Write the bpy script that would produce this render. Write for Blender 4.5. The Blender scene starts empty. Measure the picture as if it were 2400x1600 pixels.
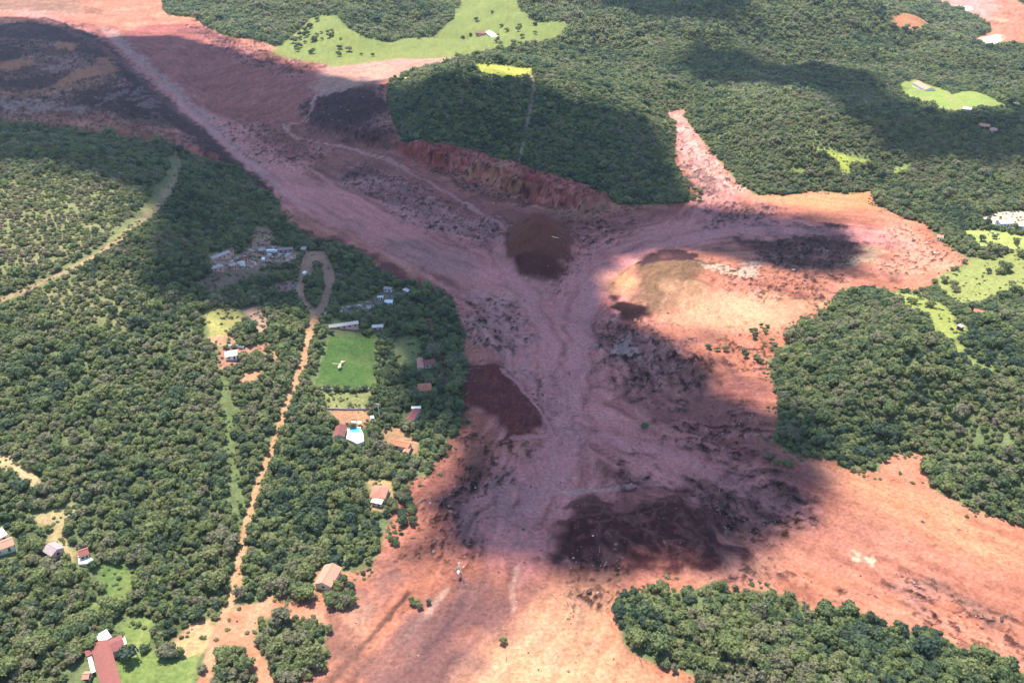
import bpy, math, random
import numpy as np
from mathutils import Vector

random.seed(11)
rng = np.random.default_rng(11)
scene = bpy.context.scene
col = scene.collection

# ------------------------------------------------------------------ camera
W0, H0, FPX = 2400.0, 1600.0, 1883.0
CAMZ, PITCH = 265.0, math.radians(29.8)
cam_d = bpy.data.cameras.new('camera')
cam_d.sensor_width = 36.0
cam_d.lens = 36.0 * FPX / W0
cam_d.clip_start = 1.0
cam_d.clip_end = 30000.0
cam = bpy.data.objects.new('camera', cam_d)
col.objects.link(cam)
cam.location = (0, 0, CAMZ)
cam.rotation_euler = (math.pi / 2 - PITCH, 0, 0)
scene.camera = cam

# ------------------------------------------------------------------ sky, sun, exposure
SUN_EL = math.radians(66.0)
SUN_AZ = math.atan2(-0.45, 0.89)            # from the far side, a little to the left
SUNV = Vector((math.sin(SUN_AZ) * math.cos(SUN_EL), math.cos(SUN_AZ) * math.cos(SUN_EL), math.sin(SUN_EL)))
world = bpy.data.worlds.new('World')
scene.world = world
world.use_nodes = True
wn = world.node_tree
wn.nodes.clear()
w_out = wn.nodes.new('ShaderNodeOutputWorld')
w_bg = wn.nodes.new('ShaderNodeBackground')
w_sky = wn.nodes.new('ShaderNodeTexSky')
w_sky.sky_type = 'NISHITA'
w_sky.sun_disc = False
w_sky.sun_elevation = SUN_EL
w_sky.sun_rotation = SUN_AZ
w_sky.air_density = 1.0
w_sky.dust_density = 0.1
w_sky.ozone_density = 2.6
w_bg.inputs['Strength'].default_value = 0.125
wn.links.new(w_sky.outputs[0], w_bg.inputs['Color'])
wn.links.new(w_bg.outputs[0], w_out.inputs['Surface'])
sun_d = bpy.data.lights.new('sun', 'SUN')
sun_d.energy = 4.2
sun_d.angle = math.radians(0.55)
sun_d.color = (1.0, 0.93, 0.80)
sun = bpy.data.objects.new('sun', sun_d)
col.objects.link(sun)
sun.rotation_euler = (-SUNV).to_track_quat('-Z', 'Y').to_euler()
sun.location = SUNV * 3000
scene.view_settings.view_transform = 'Standard'
scene.view_settings.look = 'None'
scene.view_settings.exposure = 1.38
scene.view_settings.gamma = 1.0
scene.view_settings.use_curve_mapping = False
scene.cycles.use_denoising = True
scene.cycles.max_bounces = 6
scene.cycles.diffuse_bounces = 3
scene.cycles.transparent_max_bounces = 8

# ------------------------------------------------------------------ numpy helpers
def noise2(x, y, seed=0):
    """gradient noise, about -0.7 .. 0.7"""
    x = np.asarray(x, np.float64); y = np.asarray(y, np.float64)
    xi = np.floor(x).astype(np.int64); yi = np.floor(y).astype(np.int64)
    fx = x - xi; fy = y - yi
    def grad(ix, iy, dx, dy):
        h = (ix * 374761393 + iy * 668265263 + seed * 974634777) & 0xFFFFFFFF
        h = ((h ^ (h >> 13)) * 1274126177) & 0xFFFFFFFF
        h = h ^ (h >> 16)
        a = (h & 0xFFFF) * (2 * np.pi / 65536.0)
        return np.cos(a) * dx + np.sin(a) * dy
    u = fx * fx * fx * (fx * (fx * 6 - 15) + 10); v = fy * fy * fy * (fy * (fy * 6 - 15) + 10)
    a = grad(xi, yi, fx, fy); b = grad(xi + 1, yi, fx - 1, fy)
    c = grad(xi, yi + 1, fx, fy - 1); d = grad(xi + 1, yi + 1, fx - 1, fy - 1)
    return (a + (b - a) * u) * (1 - v) + (c + (d - c) * u) * v

def fbm(x, y, octv=4, seed=0, gain=0.5):
    s = 0.0; a = 1.0; n = 0.0
    for i in range(octv):
        s = s + a * noise2(x * 2.03 ** i + 17.3 * i, y * 2.03 ** i - 9.1 * i, seed + i)
        n += a; a *= gain
    return s / n * 1.6

def sstep(a, b, x):
    t = np.clip((x - a) / (b - a), 0, 1)
    return t * t * (3 - 2 * t)

def seg_dist(x, y, pts, closed):
    """min distance to a polyline, with parameter along it and tangent"""
    pts = np.asarray(pts, float)
    n = len(pts)
    best = np.full(x.shape, 1e9); par = np.zeros(x.shape); tx = np.ones(x.shape); ty = np.zeros(x.shape)
    acc = 0.0
    for i in range(n if closed else n - 1):
        ax, ay = pts[i]; bx, by = pts[(i + 1) % n]
        dx, dy = bx - ax, by - ay
        L = math.hypot(dx, dy) + 1e-9
        t = np.clip(((x - ax) * dx + (y - ay) * dy) / (L * L), 0, 1)
        d = np.hypot(x - ax - t * dx, y - ay - t * dy)
        m = d < best
        best = np.where(m, d, best); par = np.where(m, acc + t * L, par)
        tx = np.where(m, dx / L, tx); ty = np.where(m, dy / L, ty)
        acc += L
    return best, par, acc, tx, ty

def inside(x, y, pts):
    pts = np.asarray(pts, float); n = len(pts)
    c = np.zeros(x.shape, bool)
    for i in range(n):
        ax, ay = pts[i]; bx, by = pts[(i + 1) % n]
        if ay == by: continue
        cond = ((ay > y) != (by > y)) & (x < (bx - ax) * (y - ay) / (by - ay) + ax)
        c ^= cond
    return c

def sdf(x, y, pts, pad=60.0):
    """signed distance, positive inside; far outside simply -pad"""
    pts = np.asarray(pts, float)
    out = np.full(x.shape, -pad)
    m = (x > pts[:, 0].min() - pad) & (x < pts[:, 0].max() + pad) & (y > pts[:, 1].min() - pad) & (y < pts[:, 1].max() + pad)
    if not m.any(): return out
    xs, ys = x[m], y[m]
    best = np.full(xs.shape, 1e12); ins = np.zeros(xs.shape, bool); n = len(pts)
    for i in range(n):
        ax, ay = pts[i]; bx, by = pts[(i + 1) % n]
        dx, dy = bx - ax, by - ay
        qx = xs - ax; qy = ys - ay
        t = np.clip((qx * dx + qy * dy) * (1.0 / (dx * dx + dy * dy + 1e-9)), 0, 1)
        qx2 = qx - t * dx; qy2 = qy - t * dy
        np.minimum(best, qx2 * qx2 + qy2 * qy2, out=best)
        if ay != by:
            ins ^= ((ay > ys) != (by > ys)) & (qx < (dx / dy) * qy)
    d = np.sqrt(best)
    out[m] = np.where(ins, d, -d)
    return out

# ------------------------------------------------------------------ where a sight line of the survey photograph meets the land
def rays(pts):
    p = np.asarray(pts, float)
    cx = (p[:, 0] - W0 / 2) / FPX; cy = (H0 / 2 - p[:, 1]) / FPX
    cp, sp = math.cos(PITCH), math.sin(PITCH)
    return cx, cp + cy * sp, -sp + cy * cp

def plane(pts, z=0.0):
    dx, dy, dz = rays(pts)
    t = (z - CAMZ) / dz
    return np.stack([dx * t, dy * t], 1)

MUD_PX = [(-120,-40),(385,-40),(385,40),(400,55),(455,60),(490,85),(530,105),(600,115),(650,130),(700,148),(770,160),(850,150),(960,140),(1020,136),(1095,150),
 (1090,160),(993,172),(914,200),(908,250),(925,300),(945,345),(1010,350),(1080,360),(1150,382),(1210,397),(1270,405),(1310,425),(1370,440),(1420,465),(1440,478),(1500,480),
 (1560,478),(1622,470),(1610,430),(1580,380),(1583,330),(1582,290),(1560,268),(1590,262),(1604,258),(1605,280),(1650,335),(1690,380),(1730,430),(1770,455),(1840,458),(1900,447),
 (1960,452),(2000,454),(2040,448),(2050,480),(2120,510),(2175,525),(2190,550),(2230,580),(2275,612),(2200,647),(2195,680),(2140,682),(2080,680),(1990,675),(1940,715),(1935,735),
 (1880,755),(1845,775),(1845,800),(1800,850),(1810,890),(1830,930),(1820,1000),(1810,1035),(1860,1060),(1960,1080),(1970,1097),(2060,1105),(2085,1060),(2165,1060),(2180,1140),
 (2250,1180),(2320,1205),(2400,1230),(2560,1290),(2560,1660),(2430,1600),(2340,1545),(2260,1520),(2200,1490),(2070,1465),(1980,1420),(1900,1430),(1830,1390),(1760,1380),(1715,1385),(1690,1360),
 (1600,1380),(1480,1390),(1440,1430),(1450,1470),(1480,1530),(1540,1555),(1600,1570),(1655,1600),(1730,1680),(690,1680),(690,1610),(760,1550),(772,1480),(700,1440),(640,1420),(655,1392),(700,1400),(750,1400),
 (770,1372),(800,1340),(840,1338),(870,1330),(890,1290),(905,1240),(925,1190),(940,1140),(970,1120),(1010,1110),(1035,1060),(1050,1030),(1075,1020),(1085,960),(1080,900),(1100,870),
 (1090,820),(1080,770),(1060,700),(1040,690),(980,670),(910,650),(850,600),(800,570),(740,565),(700,540),(660,500),(650,470),(600,440),(560,400),(500,385),(430,365),(400,345),(330,340),
 (200,322),(100,312),(0,303),(-120,300)]
MUD = plane(MUD_PX)
MINE = plane([(2092,7),(2112,-8),(2330,-8),(2480,60),(2480,130),(2400,121),(2316,117),(2278,100),(2320,83),(2316,65),(2254,41),(2185,21),(2130,24)])

# height raster ------------------------------------------------------
RX0, RX1, RY0, RY1, RC = -2400.0, 2400.0, -400.0, 3400.0, 7.0
gx = np.arange(RX0, RX1 + RC, RC); gy = np.arange(RY0, RY1 + RC, RC)
GX, GY = np.meshgrid(gx, gy)
md = sdf(GX, GY, MUD, 260.0)
md2 = sdf(GX, GY, MINE, 260.0)
up = sstep(2, 150, -np.maximum(md, md2))
up_fast = sstep(0, 60, -np.maximum(md, md2))
def hill(px, py, sx, sy, h, rot=0.0):
    c = plane([(px, py)])[0]
    dx, dy = GX - c[0], GY - c[1]
    cr, sr = math.cos(rot), math.sin(rot)
    a = (dx * cr + dy * sr) / sx; b = (-dx * sr + dy * cr) / sy
    return h * np.exp(-(a * a + b * b))
HT = up * (9 + 9 * fbm(GX / 330, GY / 330, 3, 5))
HT = HT + up_fast * (hill(1230, 255, 150, 200, 40) + hill(1050, 270, 90, 130, 14))
HT = HT + up_fast * (hill(1780, 330, 130, 190, 26) + hill(2180, 870, 110, 120, 22) + hill(2330, 1080, 100, 60, 10) + hill(1950, 1560, 150, 50, 9))
HT = HT + up * (hill(60, 500, 230, 190, 34) + hill(-200, 900, 220, 260, 30) + hill(300, 800, 130, 120, 8))
HT = HT + up * (hill(1550, 60, 350, 260, 55) + hill(1950, 90, 300, 200, 45) + hill(760, 40, 220, 220, 26) + hill(2300, 330, 260, 170, 22))
HT = HT + up * (sstep(1700, 3400, GY) * 90 * (0.6 + fbm(GX / 500, GY / 500, 3, 9)))
HT = HT + up * sstep(850, 1500, GY) * 40 * fbm(GX / 230, GY / 230, 3, 13)
# the flow itself drops gently from the dam to the valley
HT = HT + sstep(700, 1900, GY - GX * 0.5) * 16.0

def hgt(x, y):
    fx = np.clip((np.asarray(x, float) - RX0) / RC, 0, len(gx) - 1.001); fy = np.clip((np.asarray(y, float) - RY0) / RC, 0, len(gy) - 1.001)
    i = fx.astype(int); j = fy.astype(int); u = fx - i; v = fy - j
    return (HT[j, i] * (1 - u) + HT[j, i + 1] * u) * (1 - v) + (HT[j + 1, i] * (1 - u) + HT[j + 1, i + 1] * u) * v

def land(pts, zoff=0.0):
    """survey pixels -> world x, y on the land surface"""
    dx, dy, dz = rays(pts)
    t = (150.0 - CAMZ) / dz
    t_end = (-8.0 - CAMZ) / dz
    n_st = 320
    hit = np.zeros(len(t), bool); tt = t_end.copy()
    for k in range(n_st):
        s = t + (t_end - t) * k / (n_st - 1)
        below = (CAMZ + dz * s) < hgt(dx * s, dy * s) + zoff
        new = below & ~hit
        tt[new] = s[new]; hit |= below
    return np.stack([dx * tt, dy * tt], 1)

def L1(px, py, zoff=0.0):
    p = land([(px, py)], zoff)[0]
    return float(p[0]), float(p[1])

# ------------------------------------------------------------------ material helpers
def new_mat(name):
    m = bpy.data.materials.new(name); m.use_nodes = True
    nt = m.node_tree; nt.nodes.clear()
    out = nt.nodes.new('ShaderNodeOutputMaterial')
    return m, nt, out

def N(nt, t, **kw):
    n = nt.nodes.new(t)
    for k, v in kw.items(): setattr(n, k, v)
    return n

def paint(name, c, rough=0.7, var=0.18, scale=0.8, wave=0.0, spec=0.3, bump=0.0):
    """weathered paint, plaster, tile or sheet metal"""
    m, nt, out = new_mat(name)
    b = N(nt, 'ShaderNodeBsdfPrincipled')
    b.inputs['Roughness'].default_value = rough
    b.inputs['Specular IOR Level'].default_value = spec
    tc = N(nt, 'ShaderNodeTexCoord')
    no = N(nt, 'ShaderNodeTexNoise'); no.inputs['Scale'].default_value = scale; no.inputs['Detail'].default_value = 6
    nt.links.new(tc.outputs['Object'], no.inputs['Vector'])
    mx = N(nt, 'ShaderNodeMix', data_type='RGBA')
    mx.inputs[6].default_value = (c[0] * (1 - var * 1.6), c[1] * (1 - var * 1.7), c[2] * (1 - var * 1.7), 1)
    mx.inputs[7].default_value = (min(1, c[0] * (1 + var)), min(1, c[1] * (1 + var)), min(1, c[2] * (1 + var)), 1)
    nt.links.new(no.outputs['Fac'], mx.inputs[0])
    last = mx.outputs[2]
    if wave:
        wv = N(nt, 'ShaderNodeTexWave'); wv.bands_direction = 'X'
        wv.inputs['Scale'].default_value = wave; wv.inputs['Distortion'].default_value = 0.6
        nt.links.new(tc.outputs['Object'], wv.inputs['Vector'])
        bp = N(nt, 'ShaderNodeBump'); bp.inputs['Strength'].default_value = 0.6; bp.inputs['Distance'].default_value = 0.12
        nt.links.new(wv.outputs['Fac'], bp.inputs['Height']); nt.links.new(bp.outputs['Normal'], b.inputs['Normal'])
    nt.links.new(last, b.inputs['Base Color'])
    nt.links.new(b.outputs[0], out.inputs[0])
    return m

def tag(o, label=None, cat=None, group=None, kind=None):
    if label: o['label'] = label
    if cat: o['category'] = cat
    if group: o['group'] = group
    if kind: o['kind'] = kind
    return o

def mesh_obj(name, verts, faces, mat, parent=None, smooth=False, loc=None):
    me = bpy.data.meshes.new(name)
    me.from_pydata([tuple(v) for v in verts], [], [tuple(f) for f in faces])
    if mat is not None:
        for mm in (mat if isinstance(mat, (list, tuple)) else [mat]): me.materials.append(mm)
    if smooth: me.polygons.foreach_set('use_smooth', np.ones(len(me.polygons), bool))
    me.update()
    o = bpy.data.objects.new(name, me); col.objects.link(o)
    if parent is not None: o.parent = parent
    if loc is not None: o.location = loc
    return o

def empty(name, loc, rz=0.0):
    o = bpy.data.objects.new(name, None); col.objects.link(o)
    o.empty_display_size = 1.0
    o.location = loc; o.rotation_euler = (0, 0, rz)
    return o

# ================================================================== THE LAND
# colours are surface albedos
C_FLOOR = (0.15, 0.18, 0.08); C_ORANGE = (0.50, 0.19, 0.12); C_PEACH = (0.62, 0.36, 0.20); C_GREY = (0.62, 0.225, 0.195)
C_DRED = (0.155, 0.052, 0.045); C_BLACK = (0.088, 0.040, 0.045); C_RED = (0.32, 0.065, 0.048); C_GRASS = (0.25, 0.34, 0.075)
C_YGRASS = (0.24, 0.27, 0.085); C_DIRT = (0.55, 0.30, 0.17); C_TAN = (0.46, 0.34, 0.20); C_WHITE = (0.72, 0.62, 0.48)
C_BROWN = (0.20, 0.12, 0.075); C_PURPLE = (0.24, 0.13, 0.115)

# ---- tessellation: finer near, coarser far
p_rows = np.concatenate([np.linspace(0.0, 1.0, 470) ** 1.0])
ang0, ang1 = math.radians(4.2), math.radians(56.0)
tanrow = np.linspace(math.tan(ang1 - PITCH), math.tan(ang0 - PITCH), 590)       # even steps across the view
ys = CAMZ / np.tan(PITCH + np.arctan(tanrow))
ys = ys[ys < 3200]
ys = np.concatenate([np.array([-390, -200, -80, 20, 80, 120]), ys[ys > 140], np.array([3390.0])])
ys = np.unique(np.round(ys, 3))
us = np.concatenate([np.linspace(-2.2, -0.74, 14)[:-1], np.linspace(-0.74, 0.74, 920), np.linspace(0.74, 2.2, 14)[1:]])
dep = np.maximum(ys, 60) * math.cos(PITCH) + CAMZ * math.sin(PITCH)
VX = dep[:, None] * us[None, :]
VY = np.repeat(ys[:, None], len(us), 1)
nr, nc = VX.shape
X = VX.ravel(); Y = VY.ravel()
Z = hgt(X, Y)
cell = (CAMZ ** 2 + X * X + Y * Y) ** 0.5 / 800.0     # about one picture element of land

wx = fbm(X / 26, Y / 26, 3, 21) * 9 + fbm(X / 90, Y / 90, 2, 25) * 14
wy = fbm(X / 26 + 50, Y / 26 - 30, 3, 23) * 9 + fbm(X / 90 + 9, Y / 90, 2, 27) * 14
XW, YW = X + wx, Y + wy
jx = fbm(X / 9, Y / 9, 3, 31) * 2.2; jy = fbm(X / 9 + 7, Y / 9 + 3, 3, 33) * 2.2
XJ, YJ = X + jx, Y + jy

mud_d = np.maximum(sdf(XJ, YJ, MUD, 80.0), sdf(XJ, YJ, MINE, 80.0))
mudm = sstep(-1.5, 1.5, mud_d)
cls = np.zeros(len(X), np.int32)           # 0 ground

def lerp(C, c, m):
    m = m[:, None]
    return C * (1 - m) + np.asarray(c)[None, :] * m

# ---- flow lines
def flow(pts, w0, w1):
    P = plane(pts)
    for _ in range(3):                       # round the corners
        Q = [P[0]]
        for u_, v_ in zip(P[:-1], P[1:]): Q += [u_ * 0.75 + v_ * 0.25, u_ * 0.25 + v_ * 0.75]
        P = np.array(Q + [P[-1]])
    xs_, ys_ = X * 0.65 + XW * 0.35, Y * 0.65 + YW * 0.35
    d, s, L, tx, ty = seg_dist(xs_, ys_, P, False)
    i_ = np.clip(np.searchsorted(np.concatenate([[0], np.cumsum(np.hypot(*(P[1:] - P[:-1]).T))]), s), 1, len(P) - 1)
    sg = np.sign(tx * (ys_ - P[i_ - 1, 1]) - ty * (xs_ - P[i_ - 1, 0]) + 1e-9)
    w = w0 + (w1 - w0) * s / L
    return d / w, s, d * sg
flows = [flow([(60,40),(300,170),(480,300),(680,430),(900,530),(1080,610),(1240,700)], 30, 40),
         flow([(2080,560),(1800,530),(1600,550),(1450,590),(1370,650),(1330,740)], 24, 34),
         flow([(1230,680),(1320,800),(1345,950),(1280,1060),(1255,1180),(1220,1260)], 44, 24),
         flow([(1345,960),(1500,1050),(1700,1120),(1820,1180)], 34, 16),
         flow([(560,260),(700,190),(900,155),(1090,145)], 60, 30),
         flow([(1580,270),(1640,380),(1700,450),(1640,530)], 16, 30),
         flow([(1220,1250),(1170,1380),(1090,1480),(1000,1600),(850,1800)], 30, 30),
         flow([(1820,1180),(2050,1290),(2300,1390),(2600,1510)], 40, 60),
         flow([(-200,180),(60,190),(250,220),(420,320)], 60, 40)]
grey = np.zeros(len(X)); AL = np.zeros(len(X)); AC = np.zeros(len(X)); bestd = np.full(len(X), 1e9)
for i_, (d, s, ds) in enumerate(flows):
    m_ = d < bestd
    AL = np.where(m_, s + 700 * i_, AL); AC = np.where(m_, ds + 333 * i_, AC); bestd = np.minimum(bestd, d)
    if i_ < 6: grey = np.maximum(grey, np.exp(-(d * d) * 0.9) * (0.8, 1, 1, 0.85, 0.6, 0.8)[i_])
def streak(La, Lc, seed, o=3):
    """noise drawn out along the direction of flow"""
    return fbm((AL + wx * 0.6) / La, AC / Lc, o, seed)
st1 = streak(55, 7, 41); st2 = streak(20, 3.2, 43); big = fbm(XW / 60, YW / 60, 4, 45); fine = fbm(XJ / 6, YJ / 6, 3, 47); mid = fbm(XW / 18, YW / 18, 4, 49)

MC = np.repeat(np.asarray(C_ORANGE)[None, :], len(X), 0)
MC = lerp(MC, C_PEACH, sstep(0.05, 0.7, big) * 0.45)
MC = lerp(MC, C_DRED, sstep(0.12, 0.62, mid * 0.6 + st1 * 0.6) * 0.30)
def area(px, soft=8.0, warp=1.0, rough=0.0, onland=False):
    P = land(px) if onland else plane(px)
    d = sdf(X + (XW - X) * warp + (XJ - X) * 0.7, Y + (YW - Y) * warp + (YJ - Y) * 0.7, P, 70.0)
    return sstep(-soft, soft, d + rough * mid * 14)

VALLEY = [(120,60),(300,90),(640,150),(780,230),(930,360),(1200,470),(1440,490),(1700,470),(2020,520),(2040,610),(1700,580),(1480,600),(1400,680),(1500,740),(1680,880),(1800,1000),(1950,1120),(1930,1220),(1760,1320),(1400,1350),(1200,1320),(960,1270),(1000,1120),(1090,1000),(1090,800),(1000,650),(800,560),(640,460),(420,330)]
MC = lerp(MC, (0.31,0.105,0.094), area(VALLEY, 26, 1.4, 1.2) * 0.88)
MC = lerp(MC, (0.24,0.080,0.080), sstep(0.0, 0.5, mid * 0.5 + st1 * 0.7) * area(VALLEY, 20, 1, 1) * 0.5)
braid = np.clip(1 - np.abs(streak(60, 11, 39, 4)) * 3.2, 0, 1)
gm = sstep(0.20, 0.80, grey + st1 * 0.30 + big * 0.22 + braid * 0.12)
MC = lerp(MC, C_GREY, gm * 0.9)
MC = lerp(MC, (0.62,0.25,0.22), gm * braid * 0.5)

def blot(px, c, k=0.8, soft=7, warp=0.8, rough=1.0):
    global MC
    MC = lerp(MC, c, area(px, soft, warp, rough) * k)

relief = np.zeros(len(X))
# -- upper basin and the workings at the top left
blot([(250,120),(330,80),(460,75),(620,150),(740,180),(740,260),(690,300),(560,300),(420,250),(300,170)], (0.37,0.115,0.10), 0.92, 12, 0.6, 0.4)
blot([(420,90),(480,80),(600,125),(700,150),(760,180),(680,185),(560,140)], C_BLACK, 0.55, 10, 1, 2.2)
blot([(-100,90),(120,60),(230,100),(330,200),(430,300),(400,330),(150,300),(-100,300)], (0.135,0.075,0.07), 0.85, 14, 1, 1.0)
blot([(-60,55),(110,60),(220,100),(240,130),(120,120),(-60,110)], C_BLACK, 0.8, 6, 1, 1.6)
blot([(160,110),(250,120),(330,210),(240,200)], C_BLACK, 0.8, 6, 1, 2.0)
blot([(150,240),(270,225),(330,225),(390,290),(330,300),(220,280)], C_BLACK, 0.85, 6, 1, 1.6)
blot([(-60,150),(40,130),(60,170),(-60,175)], C_BLACK, 0.8, 6, 1, 2)
blot([(0,215),(70,215),(140,200),(120,240),(0,240)], C_BLACK, 0.7, 6, 1, 2)
for q in ([(0,185),(60,168),(90,178),(20,200)], [(140,125),(185,128),(175,145),(140,142)], [(130,235),(190,190),(270,175),(290,195),(190,215)], [(0,235),(150,228),(240,208),(250,220),(110,250),(0,252)],
          [(230,165),(262,165),(262,182),(232,180)], [(20,85),(70,80),(70,100),(20,100)]):
    blot(q, (0.42,0.20,0.12), 0.75, 4, 0.8, 1.2)
for q in ([(115,185),(150,178),(170,190),(130,200)], [(230,262),(300,232),(310,240),(240,272)], [(0,255),(80,258),(180,285),(90,292),(0,278)], [(320,225),(370,260),(380,290),(340,262)]):
    blot(q, (0.42,0.27,0.25), 0.5, 4, 1.0, 2.6)
blot([(60,285),(230,285),(400,335),(400,350),(300,342),(60,305)], (0.33,0.11,0.07), 0.75, 6, 0.6, 0.8)
blot([(-100,-40),(150,-40),(200,60),(-100,50)], (0.40,0.22,0.17), 0.6, 12, 1, 2)
blot([(-60,5),(200,20),(260,60),(160,45),(-60,40)], C_BROWN, 0.55, 6, 1.2, 3.0)
# long dark bank below the straight edge
blot([(170,90),(230,120),(430,285),(480,310),(590,410),(650,470),(600,440),(530,390),(430,330),(330,250)], C_BLACK, 0.85, 5, 0.35, 0.8)
blot([(430,310),(560,400),(655,470),(600,438),(480,365),(410,345)], (0.16,0.045,0.06), 0.8, 6, 0.4, 0.8)
# pale wet lead along the straight edge
blot([(235,80),(300,150),(470,290),(640,440),(655,440),(500,290),(330,150),(270,90)], (0.42,0.29,0.25), 0.7, 6, 0.4, 1.6)
# -- dark bank left of the wooded hill, red scarp below it
blot([(690,285),(740,240),(850,215),(905,205),(930,320),(945,360),(860,345),(760,320)], (0.14,0.06,0.06), 0.9, 8, 0.8, 1.2)
blot([(760,170),(900,150),(1000,140),(1095,150),(1000,172),(912,200),(800,230),(740,240)], (0.46,0.28,0.22), 0.7, 10, 1.0, 1.6)
blot([(935,345),(1010,350),(1100,365),(1210,397),(1310,425),(1440,478),(1380,500),(1260,480),(1120,430),(1000,395),(950,380)], C_RED, 0.95, 5, 0.5, 0.6)
blot([(1040,400),(1110,400),(1170,430),(1260,450),(1280,480),(1180,475),(1080,440)], C_DRED, 0.7, 5, 1, 2.0)
blot([(1100,405),(1180,410),(1230,440),(1210,455),(1150,425)], (0.40,0.17,0.08), 0.7, 2.5, 1.2, 3)
blot([(850,205),(905,205),(880,240),(820,270)], (0.26,0.12,0.08), 0.6, 6, 1, 1.5)
# -- main stream
blot([(820,390),(960,440),(1110,510),(1200,530),(1190,570),(1050,540),(930,490),(800,430)], (0.40,0.21,0.19), 0.6, 8, 1, 2.6)
blot([(830,400),(880,410),(890,430),(820,420)], C_BLACK, 0.5, 6, 1, 2)
blot([(650,520),(800,570),(880,610),(1000,670),(1060,690),(1085,770),(1040,690),(920,655),(820,580),(700,548)], (0.20,0.065,0.06), 0.8, 6, 0.6, 0.9)
blot([(900,555),(1000,560),(1120,600),(1100,650),(1000,640),(900,590)], (0.34,0.17,0.15), 0.7, 14, 0.6, 0.4)
blot([(1195,530),(1250,510),(1340,520),(1330,600),(1310,660),(1250,650),(1190,600)], (0.17,0.072,0.055), 0.97, 6, 0.6, 0.6)
blot([(1190,600),(1320,610),(1300,665),(1240,650)], (0.12,0.04,0.04), 0.7, 8, 0.6, 0.8)  # shaded lower front of the mound, put into the colour
blot([(1280,490),(1420,480),(1450,500),(1350,520),(1330,515)], (0.33,0.16,0.10), 0.8, 6, 0.6, 0.8)
blot([(1110,670),(1220,690),(1230,800),(1290,940),(1200,860),(1120,800)], (0.42,0.25,0.22), 0.45, 10, 1, 2.2)
blot([(1090,860),(1130,850),(1190,880),(1250,930),(1280,1000),(1200,1020),(1130,970),(1080,930)], (0.15,0.036,0.042), 0.97, 4, 0.45, 0.4)
blot([(1085,940),(1130,970),(1180,1010),(1250,1020),(1180,1060),(1100,1030),(1075,990)], (0.42,0.13,0.075), 0.7, 6, 0.8, 1.6)
blot([(1130,905),(1190,915),(1180,925),(1130,915)], (0.42,0.13,0.07), 0.6, 3, 0.8, 1)
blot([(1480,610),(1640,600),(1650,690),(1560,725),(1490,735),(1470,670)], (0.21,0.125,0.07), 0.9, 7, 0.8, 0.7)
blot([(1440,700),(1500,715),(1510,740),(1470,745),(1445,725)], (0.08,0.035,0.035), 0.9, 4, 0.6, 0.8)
blot([(1410,640),(1480,620),(1485,670),(1440,690)], (0.62,0.30,0.15), 0.9, 7, 0.6, 0.6)
blot([(1400,740),(1500,750),(1600,800),(1680,870),(1640,920),(1500,900),(1420,850),(1390,790)], (0.20,0.09,0.08), 0.75, 12, 1.2, 3.2)
blot([(1440,790),(1480,800),(1480,830),(1440,840)], (0.42,0.30,0.27), 0.8, 4, 1.2, 2.4)
blot([(1480,590),(1640,590),(1640,615),(1500,625)], C_BLACK, 0.8, 4, 0.8, 1.6)
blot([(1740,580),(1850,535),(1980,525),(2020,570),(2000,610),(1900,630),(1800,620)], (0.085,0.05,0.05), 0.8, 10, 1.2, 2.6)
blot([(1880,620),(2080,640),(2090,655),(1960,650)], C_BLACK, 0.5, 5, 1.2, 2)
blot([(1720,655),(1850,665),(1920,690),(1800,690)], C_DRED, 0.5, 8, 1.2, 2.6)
blot([(1640,615),(1760,620),(1780,635),(1660,640)], (0.72,0.55,0.40), 0.6, 3, 1.2, 2.6)
blot([(2000,590),(2060,580),(2060,620),(2000,620)], (0.72,0.50,0.28), 0.6, 6, 1.2, 1.6)
blot([(1590,270),(1660,350),(1760,450),(1640,470),(1590,390)], (0.60,0.38,0.31), 0.75, 8, 1.0, 3)
blot([(1600,380),(1680,420),(1720,470),(1620,450)], C_BLACK, 0.6, 6, 1.0, 3)
blot([(1640,470),(1790,480),(1820,530),(1660,530)], (0.19,0.10,0.10), 0.5, 8, 1.2, 3)
blot([(1780,465),(1900,450),(2050,455),(2060,490),(1960,490),(1830,480)], (0.58,0.26,0.12), 0.8, 8, 0.7, 0.8)
blot([(2050,500),(2150,540),(2240,600),(2180,660),(2060,640),(2080,580)], (0.60,0.27,0.17), 0.6, 10, 0.8, 1)
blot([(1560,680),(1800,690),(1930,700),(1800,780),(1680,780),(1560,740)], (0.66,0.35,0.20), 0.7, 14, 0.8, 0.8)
# -- lower fan
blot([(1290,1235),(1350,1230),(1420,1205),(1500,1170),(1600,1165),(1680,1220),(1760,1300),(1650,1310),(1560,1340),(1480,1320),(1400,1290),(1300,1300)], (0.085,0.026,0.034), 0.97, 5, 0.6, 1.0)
blot([(1640,1080),(1760,1110),(1880,1180),(1880,1230),(1800,1280),(1720,1240),(1640,1160)], (0.14,0.06,0.06), 0.75, 9, 1.2, 2.8)
blot([(1420,1075),(1480,1068),(1540,1090),(1530,1120),(1450,1120)], (0.12,0.05,0.05), 0.8, 6, 1.2, 2)
blot([(1080,1110),(1140,1090),(1190,1110),(1190,1150),(1130,1165),(1060,1180),(1060,1140)], (0.21,0.08,0.065), 0.75, 7, 1.1, 2.2)
blot([(1090,1180),(1200,1160),(1290,1120),(1290,1190),(1200,1260),(1120,1260)], (0.27,0.165,0.16), 0.6, 14, 1.2, 2)
blot([(960,1000),(1060,1040),(1180,1060),(1060,1110),(960,1180),(900,1320),(1010,1320),(1010,1180)], (0.44,0.17,0.11), 0.6, 12, 1, 1)
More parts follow.
